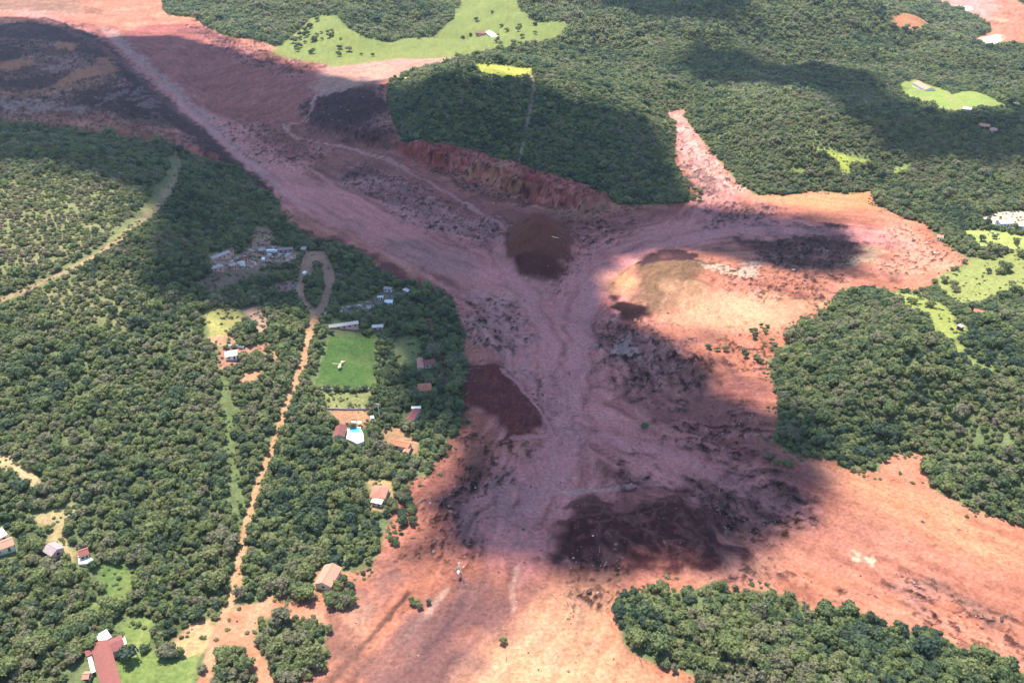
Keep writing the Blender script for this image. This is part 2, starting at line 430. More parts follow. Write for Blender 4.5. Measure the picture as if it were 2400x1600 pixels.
blot([(960,1480),(1010,1420),(1100,1380),(1090,1440),(1010,1560),(950,1620),(920,1620)], (0.20,0.115,0.105), 0.8, 10, 0.7, 0.8)  # thin cloud shade on the lower mud, put into its colour
blot([(1090,1540),(1140,1450),(1160,1455),(1120,1530),(1060,1610),(1030,1610)], (0.24,0.13,0.11), 0.7, 8, 0.6, 0.8)
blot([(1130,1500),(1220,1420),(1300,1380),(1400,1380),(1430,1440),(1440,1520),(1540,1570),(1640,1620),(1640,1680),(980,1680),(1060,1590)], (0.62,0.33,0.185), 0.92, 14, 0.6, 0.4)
blot([(1360,1380),(1400,1370),(1385,1500),(1365,1480)], (0.33,0.16,0.12), 0.55, 8, 1.2, 2.5)
blot([(740,1440),(800,1440),(860,1500),(860,1540),(780,1620),(700,1620),(770,1540)], (0.30,0.15,0.11), 0.85, 7, 0.7, 0.6)
blot([(810,1430),(870,1430),(870,1480),(830,1470)], (0.62,0.34,0.22), 0.7, 8, 0.7, 0.6)
blot([(870,1370),(940,1390),(940,1440),(880,1420)], (0.26,0.15,0.13), 0.6, 9, 0.8, 1.2)
for a, b, w in (((775,1595), (955,1390), 1.3), ((1000,1480), (1030,1440), 0.6), ((815,1600), (880,1540), 0.7)):
    P = plane([a, b]); d = seg_dist(XJ, YJ, P, False)[0]
    MC = lerp(MC, (0.13,0.07,0.06), sstep(w + 0.8, w * 0.4, d) * 0.7)
for pts in ([(1035,1375),(1000,1440),(960,1500)], [(1210,1330),(1190,1370),(1180,1420)], [(1320,1160),(1400,1150),(1480,1130)], [(740,235),(720,300),(660,300),(690,330),(800,345)], [(800,345),(900,375),(960,400)]):
    P = plane(pts); d = seg_dist(XW * 0.4 + XJ * 0.6, YW * 0.4 + YJ * 0.6, P, False)[0]
    MC = lerp(MC, (0.60,0.40,0.30), sstep(2.2, 0.6, d) * 0.6)
# east fan in the sun: redder streaky middle
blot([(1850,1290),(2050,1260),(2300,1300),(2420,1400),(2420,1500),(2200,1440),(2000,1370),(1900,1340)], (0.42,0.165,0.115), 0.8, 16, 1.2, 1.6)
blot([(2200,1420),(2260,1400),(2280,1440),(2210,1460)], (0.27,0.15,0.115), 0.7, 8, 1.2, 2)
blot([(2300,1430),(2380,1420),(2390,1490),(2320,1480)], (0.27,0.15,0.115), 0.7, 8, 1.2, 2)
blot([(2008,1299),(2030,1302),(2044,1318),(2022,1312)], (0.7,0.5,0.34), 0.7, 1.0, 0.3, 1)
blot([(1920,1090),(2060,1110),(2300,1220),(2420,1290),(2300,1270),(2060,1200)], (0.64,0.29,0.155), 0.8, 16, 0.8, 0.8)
# the mine at the far right
blot([(2110,0),(2320,0),(2330,40),(2300,62),(2200,30)], (0.46,0.28,0.25), 0.8, 20, 1, 2)
blot([(2290,95),(2340,90),(2340,112),(2300,116)], (0.85,0.80,0.62), 0.9, 8, 0.8, 0.4)
blot([(2235,28),(2275,28),(2275,36),(2235,35)], (0.7,0.66,0.68), 0.9, 5, 0.3, 0.4)
# streaks, clods, pale films: broken ground in some places, smooth poured sheets between
ROUGH = [[(1085,690),(1180,690),(1240,760),(1200,830),(1110,810)], [(1400,740),(1480,738),(1560,770),(1640,830),(1665,900),(1560,935),(1450,900),(1392,850)], [(1310,500),(1480,480),(1490,545),(1380,590),(1330,560)],
 [(1340,540),(1400,560),(1335,690),(1285,685)], [(1640,470),(1830,490),(1840,545),(1650,540)], [(1740,580),(1850,535),(1980,525),(2030,570),(2000,620),(1900,640),(1800,620)], [(820,390),(960,430),(1110,500),(1215,530),(1190,580),(1050,550),(930,500),(800,430)],
 [(1410,1070),(1480,1060),(1560,1090),(1540,1130),(1440,1130)], [(1630,1070),(1760,1100),(1900,1180),(1890,1240),(1800,1290),(1700,1240),(1640,1160)], [(1050,1080),(1200,1070),(1220,1150),(1130,1200),(1050,1190)], [(1250,860),(1330,870),(1360,960),(1320,1020),(1260,960)],
 [(-80,50),(200,80),(420,290),(640,460),(560,410),(400,345),(-80,300)], [(1585,270),(1660,345),(1760,450),(1640,480),(1590,390)], [(1540,1010),(1700,950),(1810,1030),(1700,1090),(1560,1060)], [(1080,1020),(1230,1010),(1240,1060),(1120,1080)], [(430,75),(560,100),(770,165),(690,200),(520,150)],
 [(690,285),(740,240),(910,205),(940,350),(860,345),(760,320)], [(500,290),(640,300),(780,340),(720,410),(600,390)], [(1320,1290),(1430,1300),(1420,1440),(1340,1440)], [(1640,600),(1800,620),(2000,650),(1900,700),(1700,690)], [(1700,780),(1840,790),(1800,900),(1700,860)],
 [(2080,500),(2230,590),(2200,650),(2050,640)], [(900,1150),(1060,1200),(1180,1220),(1120,1330),(940,1300)], [(940,350),(1100,365),(1430,475),(1380,500),(1180,470),(1000,395)], [(2150,1380),(2400,1440),(2400,1580),(2200,1490)], [(1690,1330),(1850,1360),(1980,1420),(1830,1390)]]
rz_ = np.zeros(len(X))
for q in ROUGH: rz_ = np.maximum(rz_, area(q, 10, 1.0, 1.2))
rough_zone = np.clip(0.09 + 0.91 * rz_, 0, 1)
lump = fbm(XJ / 4.6, YJ / 4.6, 3, 91, 0.55); lump2 = streak(10, 3.4, 93, 3)
far_ = sstep(600, 1100, Y)
lump3 = fbm(XJ / 6.0, YJ / 6.0, 3, 94) * (1 - far_) + fbm(XJ / 15.0, YJ / 15.0, 3, 96) * far_
lump = lump * (1 - 0.6 * far_) + 0.6 * far_ * fbm(XJ / 9.5, YJ / 9.5, 3, 98)
cl = sstep(0.04, 0.30, lump * 0.45 + lump2 * 0.5 + lump3 * 0.4 + mid * 0.15)
MC = lerp(MC * (1 - 0.72 * (cl * rough_zone)[:, None]), (0.07,0.030,0.036), cl * rough_zone * 0.25)
vein = 1 - np.abs(streak(30, 6.5, 97, 4)) * 5.5
vein2 = 1 - np.abs(fbm(XW / 15, YW / 15, 3, 99)) * 6.5
pale = np.clip(np.maximum(vein * 0.8, vein2), 0, 1) * (1 - cl) * (0.22 + 0.78 * rough_zone) * sstep(-0.35, 0.3, big + 0.5 * mid)
MC = lerp(MC, (0.60,0.28,0.24), pale * 0.5)
MC = MC * (1 + 0.36 * st1 + 0.14 * fine + 0.12 * st2 + 0.25 * big)[:, None]
spots = sstep(0.33, 0.47, fbm(XJ / 3.4 + 40, YJ / 3.4, 2, 101)) * (0.16 + 0.84 * rough_zone)
MC = MC * (1 - 0.6 * spots)[:, None]
# smooth dark patches over the poured mud; the mound's front is painted shade
blot([(1090,862),(1130,850),(1190,880),(1250,930),(1280,1000),(1200,1020),(1130,970),(1080,930)], (0.165,0.040,0.040), 0.85, 3.5, 0.6, 0.7)
m_ = area([(1090,862),(1190,880),(1250,930),(1280,1000),(1200,1020),(1130,970),(1080,930)], 6, .6, 1)
MC = lerp(MC, (0.32,0.09,0.06), m_ * np.clip(1 - np.abs(streak(20, 5, 125, 3)) * 7, 0, 1) * 0.45)
MC = lerp(MC, (0.30,0.085,0.06), m_ * sstep(0.15, 0.4, lump3 + lump * 0.4) * 0.5)
blot([(1185,535),(1250,505),(1340,515),(1335,600),(1310,662),(1250,652),(1190,605)], (0.24,0.078,0.052), 0.85, 7, 0.8, 0.8)
blot([(1190,610),(1320,615),(1300,665),(1240,655)], (0.13,0.040,0.038), 0.85, 9, 0.6, 0.8)  # shade on the mound's lower front, painted as a darker tone
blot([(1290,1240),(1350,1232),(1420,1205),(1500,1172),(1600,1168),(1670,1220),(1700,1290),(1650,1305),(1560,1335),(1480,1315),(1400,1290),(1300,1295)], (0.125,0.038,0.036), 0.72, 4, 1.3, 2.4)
m_ = area([(1290,1240),(1420,1205),(1500,1172),(1600,1168),(1690,1225),(1740,1290),(1560,1335),(1400,1290)], 8, 1, 1)
MC = lerp(MC, (0.33,0.14,0.12), m_ * np.clip(1 - np.abs(fbm(XW / 16, YW / 16, 3, 121)) * 7, 0, 1) * 0.5)
MC = lerp(MC, (0.30,0.10,0.085), m_ * sstep(0.12, 0.4, lump + lump3 * 0.6) * 0.6)
relief += m_ * (np.abs(fbm(XW / 12, YW / 12, 3, 123)) * 2.2 + lump * 1.2)
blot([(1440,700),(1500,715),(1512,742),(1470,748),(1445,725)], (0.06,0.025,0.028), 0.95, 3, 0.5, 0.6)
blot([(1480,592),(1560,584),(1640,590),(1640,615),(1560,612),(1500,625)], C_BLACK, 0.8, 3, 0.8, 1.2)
blot([(650,505),(800,568),(880,608),(1000,668),(1060,690),(1085,770),(1040,695),(920,658),(820,585),(700,550)], (0.19,0.050,0.055), 0.7, 5, 0.5, 0.9)
blot([(205,95),(250,120),(430,272),(560,375),(655,470),(600,440),(520,385),(420,318),(330,240)], C_BLACK, 0.85, 4, 0.2, 0.6)
blot([(690,287),(740,245),(850,235),(900,260),(870,310),(780,315)], (0.085,0.040,0.050), 0.75, 5, 0.8, 1.6)
blot([(-60,60),(120,62),(215,100),(235,128),(120,122),(-60,108)], C_BLACK, 0.7, 5, 1, 1.6)
blot([(150,243),(270,228),(330,228),(380,285),(330,296),(220,280)], C_BLACK, 0.75, 5, 1, 1.2)
blot([(-60,150),(40,130),(55,165),(-60,172)], C_BLACK, 0.8, 5, 1, 1.6)
blot([(0,222),(70,215),(140,198),(150,222),(60,240),(0,238)], C_BLACK, 0.75, 4, 1, 1.6)
blot([(150,112),(250,122),(330,205),(300,215),(230,180)], C_BLACK, 0.7, 5, 1, 1.8)
for q in ([(130,232),(190,192),(270,178),(290,192),(190,214)], [(0,182),(60,166),(95,176),(20,200)], [(140,124),(188,128),(178,146),(140,142)], [(230,163),(264,164),(262,182),(232,180)]):
    blot(q, (0.46,0.19,0.10), 0.7, 3, 0.8, 1.0)
for q in ([(115,183),(152,177),(172,190),(130,199)], [(235,262),(300,233),(308,240),(245,271)], [(0,258),(80,262),(180,288),(90,292),(0,276)], [(320,225),(372,262),(378,288),(340,262)]):
    blot(q, (0.40,0.25,0.23), 0.4, 3, 1.2, 3.0)
relief += mudm * (st1 * 0.35 + mid * 0.7 + st2 * 0.4 * rough_zone + fine * 0.5 * rough_zone + cl * rough_zone * 0.7 - 0.3)
for q, a in (([(1400,740),(1500,750),(1600,800),(1680,870),(1640,920),(1500,900),(1420,850),(1390,790)], 1.7), ([(1640,1080),(1760,1110),(1880,1180),(1880,1230),(1800,1280),(1720,1240),(1640,1160)], 1.4),
             ([(1740,580),(1850,535),(1980,525),(2020,570),(2000,610),(1900,630),(1800,620)], 2.0), ([(1060,690),(1220,690),(1240,800),(1290,940),(1200,860),(1100,800)], 1.2), ([(820,390),(960,440),(1110,510),(1200,530),(1190,570),(1050,540),(930,490),(800,430)], 1.6),
             ([(-60,60),(200,80),(400,300),(-60,300)], 2.6), ([(690,285),(740,240),(850,215),(905,205),(930,320),(945,360),(860,345),(760,320)], 2.4), ([(1420,1075),(1480,1068),(1540,1090),(1530,1120),(1450,1120)], 1.2), ([(1590,270),(1660,350),(1760,450),(1820,530),(1640,520),(1590,390)], 1.6)):
    m = area(q, 10, 1, 1)
    relief += m * a * (np.abs(fbm(XJ / 8, YJ / 8, 3, 71)) * 2.2 - 0.6 + 0.7 * st2)
# raised mounds and the step at the straight bank
def mound(px, h, soft=14, warp=0.5):
    global relief
    relief += area(px, soft, warp, 0.4) * h * mudm
c_ = plane([(1264, 575)])[0]
rr_ = np.hypot((XJ - c_[0]) / 34.0, (YJ - c_[1]) / 62.0) + 0.16 * fbm(XJ / 16, YJ / 16, 3, 127)
cone = np.clip(1.05 - rr_, 0, 1) ** 1.15
relief += 28 * cone * mudm
mound([(1095,870),(1140,860),(1190,890),(1250,940),(1270,995),(1200,1010),(1130,965),(1090,930)], 3.0, 8)
mound([(1300,1240),(1420,1210),(1500,1175),(1600,1170),(1680,1225),(1740,1290),(1560,1330),(1400,1285)], 3.0, 8)
mound([(1490,620),(1630,610),(1640,690),(1560,715),(1495,725)], 5, 14)
mound([(940,350),(1010,352),(1100,367),(1210,400),(1310,428),(1430,478),(1390,490),(1260,455),(1120,405),(1000,375)], 12, 12)
relief += area([(935,345),(1010,350),(1100,365),(1210,397),(1310,425),(1440,478),(1380,500),(1260,480),(1120,430),(1000,395)], 8, .6, .5) * (np.abs(fbm(XW / 15, YW / 19, 4, 129)) * 4.2 - 1.2)
mound([(700,285),(740,250),(850,225),(905,215),(925,320),(930,350),(860,340),(760,315)], 8, 16)
mound([(-60,95),(120,65),(220,105),(420,290),(600,430),(560,400),(400,345),(-60,300)], 5, 5, 0.15)
tong_shade = area([(930,1520),(1000,1430),(1080,1380),(1190,1335),(1225,1350),(1165,1440),(1110,1530),(1050,1640),(880,1660),(880,1570)], 12, 0.7, 0.8)  # soft tongue of thin cloud shade, painted into the mud colour below
MC = lerp(MC, (0.21,0.100,0.098), tong_shade * 0.85)
MC = lerp(MC, (0.12,0.062,0.070), tong_shade * sstep(-0.1, 0.4, streak(60, 12, 141, 3)) * 0.75)
MC = lerp(MC, (0.42,0.20,0.17), tong_shade * np.clip(1 - np.abs(streak(90, 14, 143, 2)) * 7, 0, 1) * 0.45)
blot([(740,1440),(800,1440),(860,1500),(862,1545),(790,1620),(690,1650),(772,1540)], (0.26,0.120,0.092), 0.8, 6, 0.7, 0.8)
blot([(880,1560),(960,1480),(1000,1500),(900,1640),(820,1660)], (0.30,0.15,0.125), 0.6, 12, 0.7, 0.8)
blot([(870,1350),(950,1370),(960,1440),(890,1430)], (0.22,0.115,0.105), 0.6, 9, 0.8, 1.4)
MC = lerp(MC, (0.66,0.27,0.24), gm * braid * sstep(0.6, 0.95, grey) * 0.5)
# smooth wet leads winding through the deposit
for pts, w_, k_ in (([(1160,560),(1180,620),(1210,660),(1250,720),(1290,800),(1300,900),(1315,990)], 6.5, 0.55), ([(2000,545),(1800,535),(1620,555),(1480,592),(1405,650),(1372,740),(1360,850),(1342,960),(1325,1030),(1280,1120),(1248,1210)], 8.5, 0.55),
                    ([(240,90),(330,170),(480,300),(640,430),(760,505),(900,570)], 5, 0.4), ([(1180,868),(1250,928),(1288,1000),(1275,1022),(1215,1024)], 1.8, 0.7), ([(1330,1166),(1400,1152),(1470,1136),(1545,1130)], 1.8, 0.5),
                    ([(742,232),(722,298),(662,300),(700,332),(800,346),(900,380),(1000,424),(1100,482),(1182,542)], 2.6, 0.55), ([(1100,690),(1160,720),(1200,800),(1260,880)], 4, 0.4), ([(1330,1010),(1450,1030),(1600,1075),(1720,1130)], 5, 0.35)):
    P = plane(pts)
    for _ in range(2):
        Q = [P[0]]
        for u_, v_ in zip(P[:-1], P[1:]): Q += [u_ * 0.75 + v_ * 0.25, u_ * 0.25 + v_ * 0.75]
        P = np.array(Q + [P[-1]])
    d = seg_dist(X * 0.55 + XW * 0.45, Y * 0.55 + YW * 0.45, P, False)[0]
    ed = w_ * (1 + 0.7 * mid)
    m_ = 1 - sstep(0.55, 1.25, d / np.maximum(ed, 0.6))
    MC = lerp(MC, np.array([0.60,0.255,0.235]), m_ * k_)
    rim_ = np.exp(-((d / np.maximum(ed, 0.6) - 1.25) / 0.22) ** 2)
    MC = MC * (1 - 0.38 * rim_ * k_)[:, None]
    relief -= 0.35 * m_ * mudm
lum_ = MC @ np.array([0.3, 0.55, 0.15])
MC = MC * np.clip((lum_ / 0.20) ** 0.30, 0.55, 1.08)[:, None]
MC = np.clip(MC, 0.012, 0.9)

# ---- dry land
CC = np.repeat(np.asarray(C_FLOOR)[None, :], len(X), 0)
CC = lerp(CC, (0.10,0.085,0.045), sstep(0.1, 0.7, big) * 0.5)
CC = CC * (1 + 0.35 * fine)[:, None]
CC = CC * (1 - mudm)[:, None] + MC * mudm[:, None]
cls[mud_d > 0] = 1
open_land = np.maximum(mudm, 0)            # 1 where no wood grows
FIELDS = []                                # (name, polygon on land)
TREELESS = [MUD, MINE]; ROADS = []

def field(name, px, c, soft=2.0, warp=0.12, k=0.95, var=0.25, c2=None, is_cls=True, treeless=True):
    """an open patch: pasture, lawn, yard, road"""
    global CC
    P = land(px)
    d = sdf(X + wx * warp + jx * 0.5, Y + wy * warp + jy * 0.5, P, 70.0)
    m = sstep(-soft, soft, d) * k
    cc = np.asarray(c)[None, :] * (1 + var * (0.8 * mid + 0.5 * fine))[:, None]
    if c2 is not None:
        cc = lerp(cc, c2, sstep(-0.1, 0.5, mid * 0.7 + st1 * 0.35) * 0.8)
    CC = CC * (1 - m)[:, None] + cc * m[:, None]
    if is_cls:
        FIELDS.append(name); cls[d > 0] = 1 + len(FIELDS)
    if treeless: TREELESS.append(P)
    return P

def road(name, pts, w, c, soft=0.8, var=0.2, c2=None, wob=0.35, is_cls=True):
    """an earth road of width w metres along surveyed points"""
    P = land(pts)
    # resample, then offset both ways
    seg = np.hypot(*(P[1:] - P[:-1]).T); s = np.concatenate([[0], np.cumsum(seg)])
    n = max(4, int(s[-1] / 8))
    si = np.linspace(0, s[-1], n)
    xi = np.interp(si, s, P[:, 0]); yi = np.interp(si, s, P[:, 1])
    for _ in range(3):
        xi[1:-1] = (xi[:-2] + 2 * xi[1:-1] + xi[2:]) / 4; yi[1:-1] = (yi[:-2] + 2 * yi[1:-1] + yi[2:]) / 4
    tx = np.gradient(xi); ty = np.gradient(yi); l = np.hypot(tx, ty) + 1e-9
    ww = np.interp(si, np.linspace(0, s[-1], len(w)), w) if isinstance(w, (list, tuple)) else np.full(n, w)
    ww = ww * (1 + wob * fbm(si / 25, si * 0 + w[0] if isinstance(w, (list, tuple)) else si * 0 + w, 2, 3))
    nxv, nyv = -ty / l * ww / 2, tx / l * ww / 2
    poly = np.concatenate([np.stack([xi + nxv, yi + nyv], 1), np.stack([xi - nxv, yi - nyv], 1)[::-1]])
    global CC
    d = sdf(X + jx * 0.35, Y + jy * 0.35, poly, 40.0)
    m = sstep(-soft, soft, d) * 0.95
    cc = np.asarray(c)[None, :] * (1 + var * (0.8 * mid + 0.6 * fine))[:, None]
    if c2 is not None: cc = lerp(cc, c2, sstep(0, 0.5, mid) * 0.7)
    CC = CC * (1 - m)[:, None] + cc * m[:, None]
    if is_cls:
        FIELDS.append(name); cls[d > 0] = 1 + len(FIELDS)
    TREELESS.append(poly); ROADS.append(poly)
    return poly

YG2 = (0.20, 0.30, 0.07)
field('pasture', [(640,120),(690,80),(755,32),(785,36),(848,88),(920,100),(985,88),(1030,72),(1060,45),(1075,15),(1090,-15),(1180,-20),(1215,20),(1240,46),(1335,60),(1290,100),(1150,122),(1070,136),(1000,136),(920,140),(785,157),(704,143)], C_YGRASS, 6, 0.8, var=0.4, c2=(0.16,0.23,0.075))
field('pasture', [(1113,153),(1180,154),(1251,162),(1244,179),(1182,185),(1131,177)], (0.50,0.49,0.10), 4, 0.15)
field('pasture', [(2196,647),(2249,630),(2278,606),(2336,610),(2420,574),(2420,684),(2335,694),(2290,716),(2244,720),(2222,695),(2200,682)], (0.30,0.32,0.105), 3, 0.15, c2=(0.24,0.28,0.095))
field('pasture', [(2256,540),(2336,541),(2420,560),(2420,590),(2344,590),(2296,580)], (0.38,0.42,0.13), 3, 0.15)
field('bare_clearing', [(2296,507),(2330,500),(2385,494),(2440,510),(2440,538),(2336,534),(2307,520)], (0.70,0.58,0.44), 3, 0.5, c2=(0.50,0.32,0.18))
gs = [(0,150),(540,200),(850,370),(1060,580),(1080,690),(1200,650),(1230,760),(1150,840),(1010,900),(1180,1010),(1190,1110),(1400,1260),(1560,1320),(1900,1500),(1880,1560),(1500,1390),(1250,1280),(1120,1140),(1000,1060),(980,900),(900,840),(690,720),(680,560),(400,470),(150,300),(0,230)]
field('meadow', [(2080 + a / 6.53, 660 + b / 6.53) for a, b in gs], (0.31,0.34,0.095), 2.5, 0.2, c2=(0.26,0.31,0.09))
field('clearing', [(1908,346),(1960,356),(2040,376),(2020,386),(1990,384),(1992,416),(1968,408),(1962,380),(1915,358)], (0.40,0.44,0.08), 4, 0.5)
field('clearing', [(2085,405),(2133,377),(2136,387),(2100,414)], (0.27,0.33,0.09), 4, 0.3)
field('clearing', [(1850,392),(1890,398),(1886,408),(1850,405)], (0.27,0.33,0.09), 4, 0.3)
field('farm_field', [(2105,198),(2145,186),(2202,207),(2233,223),(2271,213),(2363,251),(2344,255),(2271,257),(2252,269),(2199,261),(2166,246),(2128,228)], (0.27,0.35,0.09), 4, 0.2, c2=(0.36,0.27,0.14))
field('bare_field', [(2090,39),(2147,37),(2191,64),(2156,72),(2112,68),(2086,58)], (0.48,0.19,0.11), 6, 0.3, c2=(0.30,0.22,0.10))
field('clearing', [(2350,226),(2372,236),(2400,250),(2400,256),(2370,246)], (0.34,0.40,0.14), 4, 0.2)
# left bank
field('clearing', [(478,735),(500,722),(560,722),(572,745),(545,775),(528,795),(480,800),(476,770)], (0.42,0.36,0.13), 2, 0.3, c2=(0.30,0.33,0.10))
field('yard', [(480,795),(520,784),(560,800),(560,812),(500,812)], (0.52,0.30,0.19), 2, 0.2)
field('yard', [(570,722),(612,716),(620,745),(632,772),(610,780),(592,768)], (0.50,0.30,0.22), 2, 0.3)
field('yard', [(506,818),(572,815),(630,800),(636,812),(620,822),(632,855),(618,862),(600,832),(566,832),(560,862),(540,868),(508,870)], (0.47,0.22,0.15), 2, 0.2)
field('yard', [(556,884),(580,872),(612,866),(616,880),(596,896),(560,896)], (0.58,0.28,0.16), 1.5, 0.2)
road('farm_track', [(634,812),(642,830),(648,858)], 3, (0.45,0.25,0.16))
field('clearing', [(760,920),(872,920),(862,958),(769,958)], (0.26,0.27,0.105), 1.2, 0.03, var=0.15, c2=(0.30,0.27,0.12))
field('yard', [(768,960),(862,960),(872,990),(870,1004),(810,1004),(800,1010),(785,985)], (0.48,0.24,0.14), 1.5, 0.1, c2=(0.34,0.30,0.13))
field('yard', [(895,1005),(930,1003),(968,1022),(985,1040),(975,1075),(960,1060),(930,1040),(900,1046)], (0.44,0.24,0.14), 1.5, 0.2, c2=(0.30,0.27,0.12))
field('lawn', [(928,790),(975,786),(990,822),(978,850),(935,868),(922,850)], (0.24,0.25,0.10), 2, 0.2)
field('yard', [(850,1122),(880,1122),(925,1132),(918,1162),(905,1195),(880,1210),(866,1200),(866,1150)], (0.44,0.30,0.15), 1.5, 0.1, c2=(0.36,0.37,0.11))
field('yard', [(730,1392),(742,1340),(766,1322),(800,1338),(790,1372),(760,1396)], (0.48,0.22,0.13), 1.5, 0.1)
field('yard', [(400,1500),(450,1460),(500,1448),(512,1470),(490,1520),(455,1548),(425,1530)], (0.56,0.30,0.18), 1.5, 0.2, c2=(0.58,0.42,0.16))
field('lawn', [(290,1445),(360,1440),(372,1470),(350,1500),(400,1540),(470,1530),(470,1580),(440,1640),(285,1640),(275,1540),(270,1480)], (0.19,0.25,0.075), 2, 0.3, c2=(0.30,0.31,0.11))
field('lawn', [(215,1335),(262,1320),(318,1330),(325,1365),(300,1385),(290,1412),(240,1420),(200,1455),(185,1440),(215,1410),(245,1390),(235,1355)], (0.14,0.21,0.065), 2, 0.4, c2=(0.26,0.26,0.09))
field('yard', [(70,1212),(110,1200),(150,1196),(175,1180),(178,1210),(150,1235),(160,1262),(185,1290),(180,1315),(150,1300),(120,1300),(110,1265),(125,1235),(80,1228)], (0.45,0.37,0.18), 1.5, 0.3, c2=(0.42,0.26,0.15))
field('bare_clearing', [(600,530),(625,528),(642,545),(640,575),(690,582),(706,595),(690,620),(640,628),(610,632),(540,640),(490,632),(486,600),(500,590),(560,596),(590,570),(592,545)], (0.40,0.23,0.17), 2, 0.3, c2=(0.50,0.33,0.20))
field('bare_clearing', [(462,665),(500,640),(600,636),(680,632),(690,640),(640,650),(600,655),(540,676),(500,690)], (0.28,0.17,0.14), 3, 0.4, k=0.85, c2=(0.12,0.12,0.07))
field('yard', [(640,668),(690,655),(704,670),(690,690),(650,690)], (0.30,0.18,0.16), 3, 0.3)
field('yard', [(790,715),(850,705),(880,690),(900,680),(930,680),(960,690),(930,705),(890,720),(850,735),(800,745)], (0.25,0.20,0.16), 2, 0.4, k=0.8, c2=(0.10,0.13,0.06))
field('scrubland', [(-60,425),(60,412),(150,405),(250,432),(330,470),(345,500),(290,545),(200,600),(100,650),(0,690),(-60,720),(-60,560)], (0.22,0.23,0.105), 8, 1.0, c2=(0.29,0.26,0.14), treeless=False)
field('scrubland', [(240,640),(300,600),(330,620),(300,700),(330,760),(260,800),(180,760),(120,790),(60,700),(140,660)], (0.22,0.22,0.10), 8, 1.2, c2=(0.29,0.25,0.14), treeless=False)
field('ride', [(514,884),(536,884),(548,960),(552,1100),(566,1200),(570,1262),(556,1266),(548,1200),(534,1100),(524,980)], (0.15,0.19,0.075), 1.5, 0.3)
# roads
road('dirt_road', [(745,740),(733,760),(722,800),(712,850),(704,880),(685,912),(673,940),(655,1000),(638,1060),(616,1112),(600,1150),(586,1190),(571,1267),(556,1350),(543,1425),(520,1470)], [5.6,5.2,4.6,3.6,3.6,4.2,5], C_DIRT)
road('dirt_road', [(736,588),(722,612),(720,645),(706,672),(702,690),(714,714),(734,730),(745,745)], [13,11,8,6.5,6], (0.46,0.26,0.185), 1.2, 0.3)
road('dirt_road', [(742,588),(754,600),(766,622),(776,655),(772,686),(762,710),(748,738)], [13,10,8.5,7.5,7], (0.46,0.26,0.185), 1.2, 0.3)
road('verge', [(400,365),(412,395),(400,430),(370,475),(330,516),(280,560),(220,604),(140,645),(60,684),(-40,730)], [8,10,13,13,11,10], (0.19,0.21,0.09), 4, 0.5, c2=(0.24,0.23,0.11))
road('farm_track', [(408,350),(424,385),(412,425),(380,470),(340,512),(290,555),(230,600),(150,640),(60,680),(-40,725)], [4,5,6.5,6.5,5.5,5], (0.38,0.27,0.16), 2, 0.4, c2=(0.20,0.20,0.085))
road('farm_track', [(298,556),(262,580),(225,603),(190,622)], [3,6,5,2], (0.55,0.33,0.18), 1.5, 0.3)
road('farm_track', [(1246,178),(1252,205),(1246,245),(1234,295),(1222,350),(1212,396)], 4.2, (0.44,0.30,0.22), 1.2)
road('farm_track', [(1006,728),(1010,760),(1020,800),(1038,850),(1046,885),(1050,915)], 3.4, (0.33,0.17,0.13), 1)
road('farm_track', [(-20,1066),(30,1076),(66,1098),(88,1122),(84,1142)], 6.0, (0.60,0.44,0.24), 0.8)
road('farm_track', [(-10,1092),(40,1100),(62,1122),(66,1138)], 2.0, (0.45,0.36,0.22), 0.8)
field('dirt_road', [(520,1440),(548,1422),(600,1416),(620,1400),(640,1392),(650,1412),(700,1420),(760,1432),(772,1460),(720,1452),(650,1440),(612,1450),(604,1490),(620,1530),(655,1600),(690,1650),(610,1650),(590,1560),(575,1520),(548,1510),(520,1530),(500,1590),(480,1650),(450,1650),(476,1570),(494,1500)], (0.56,0.25,0.15), 1.2, 0.12, c2=(0.56,0.32,0.20))
PITCH_PX = [(773,789),(879,789),(872,909),(737,909)]
PITCH_P = field('football_pitch', PITCH_PX, (0.078,0.145,0.042), 1.0, 0.0, var=0.3, c2=(0.135,0.185,0.062))
field('pasture', [(928,178),(962,180),(960,188),(930,188)], (0.48,0.48,0.10), 3, 0.1)

CC = np.clip(0.70 * CC * (1 + 0.06 * fine)[:, None], 0.01, 0.92)
Z = Z + relief + (1 - mudm) * 0.25 * fine

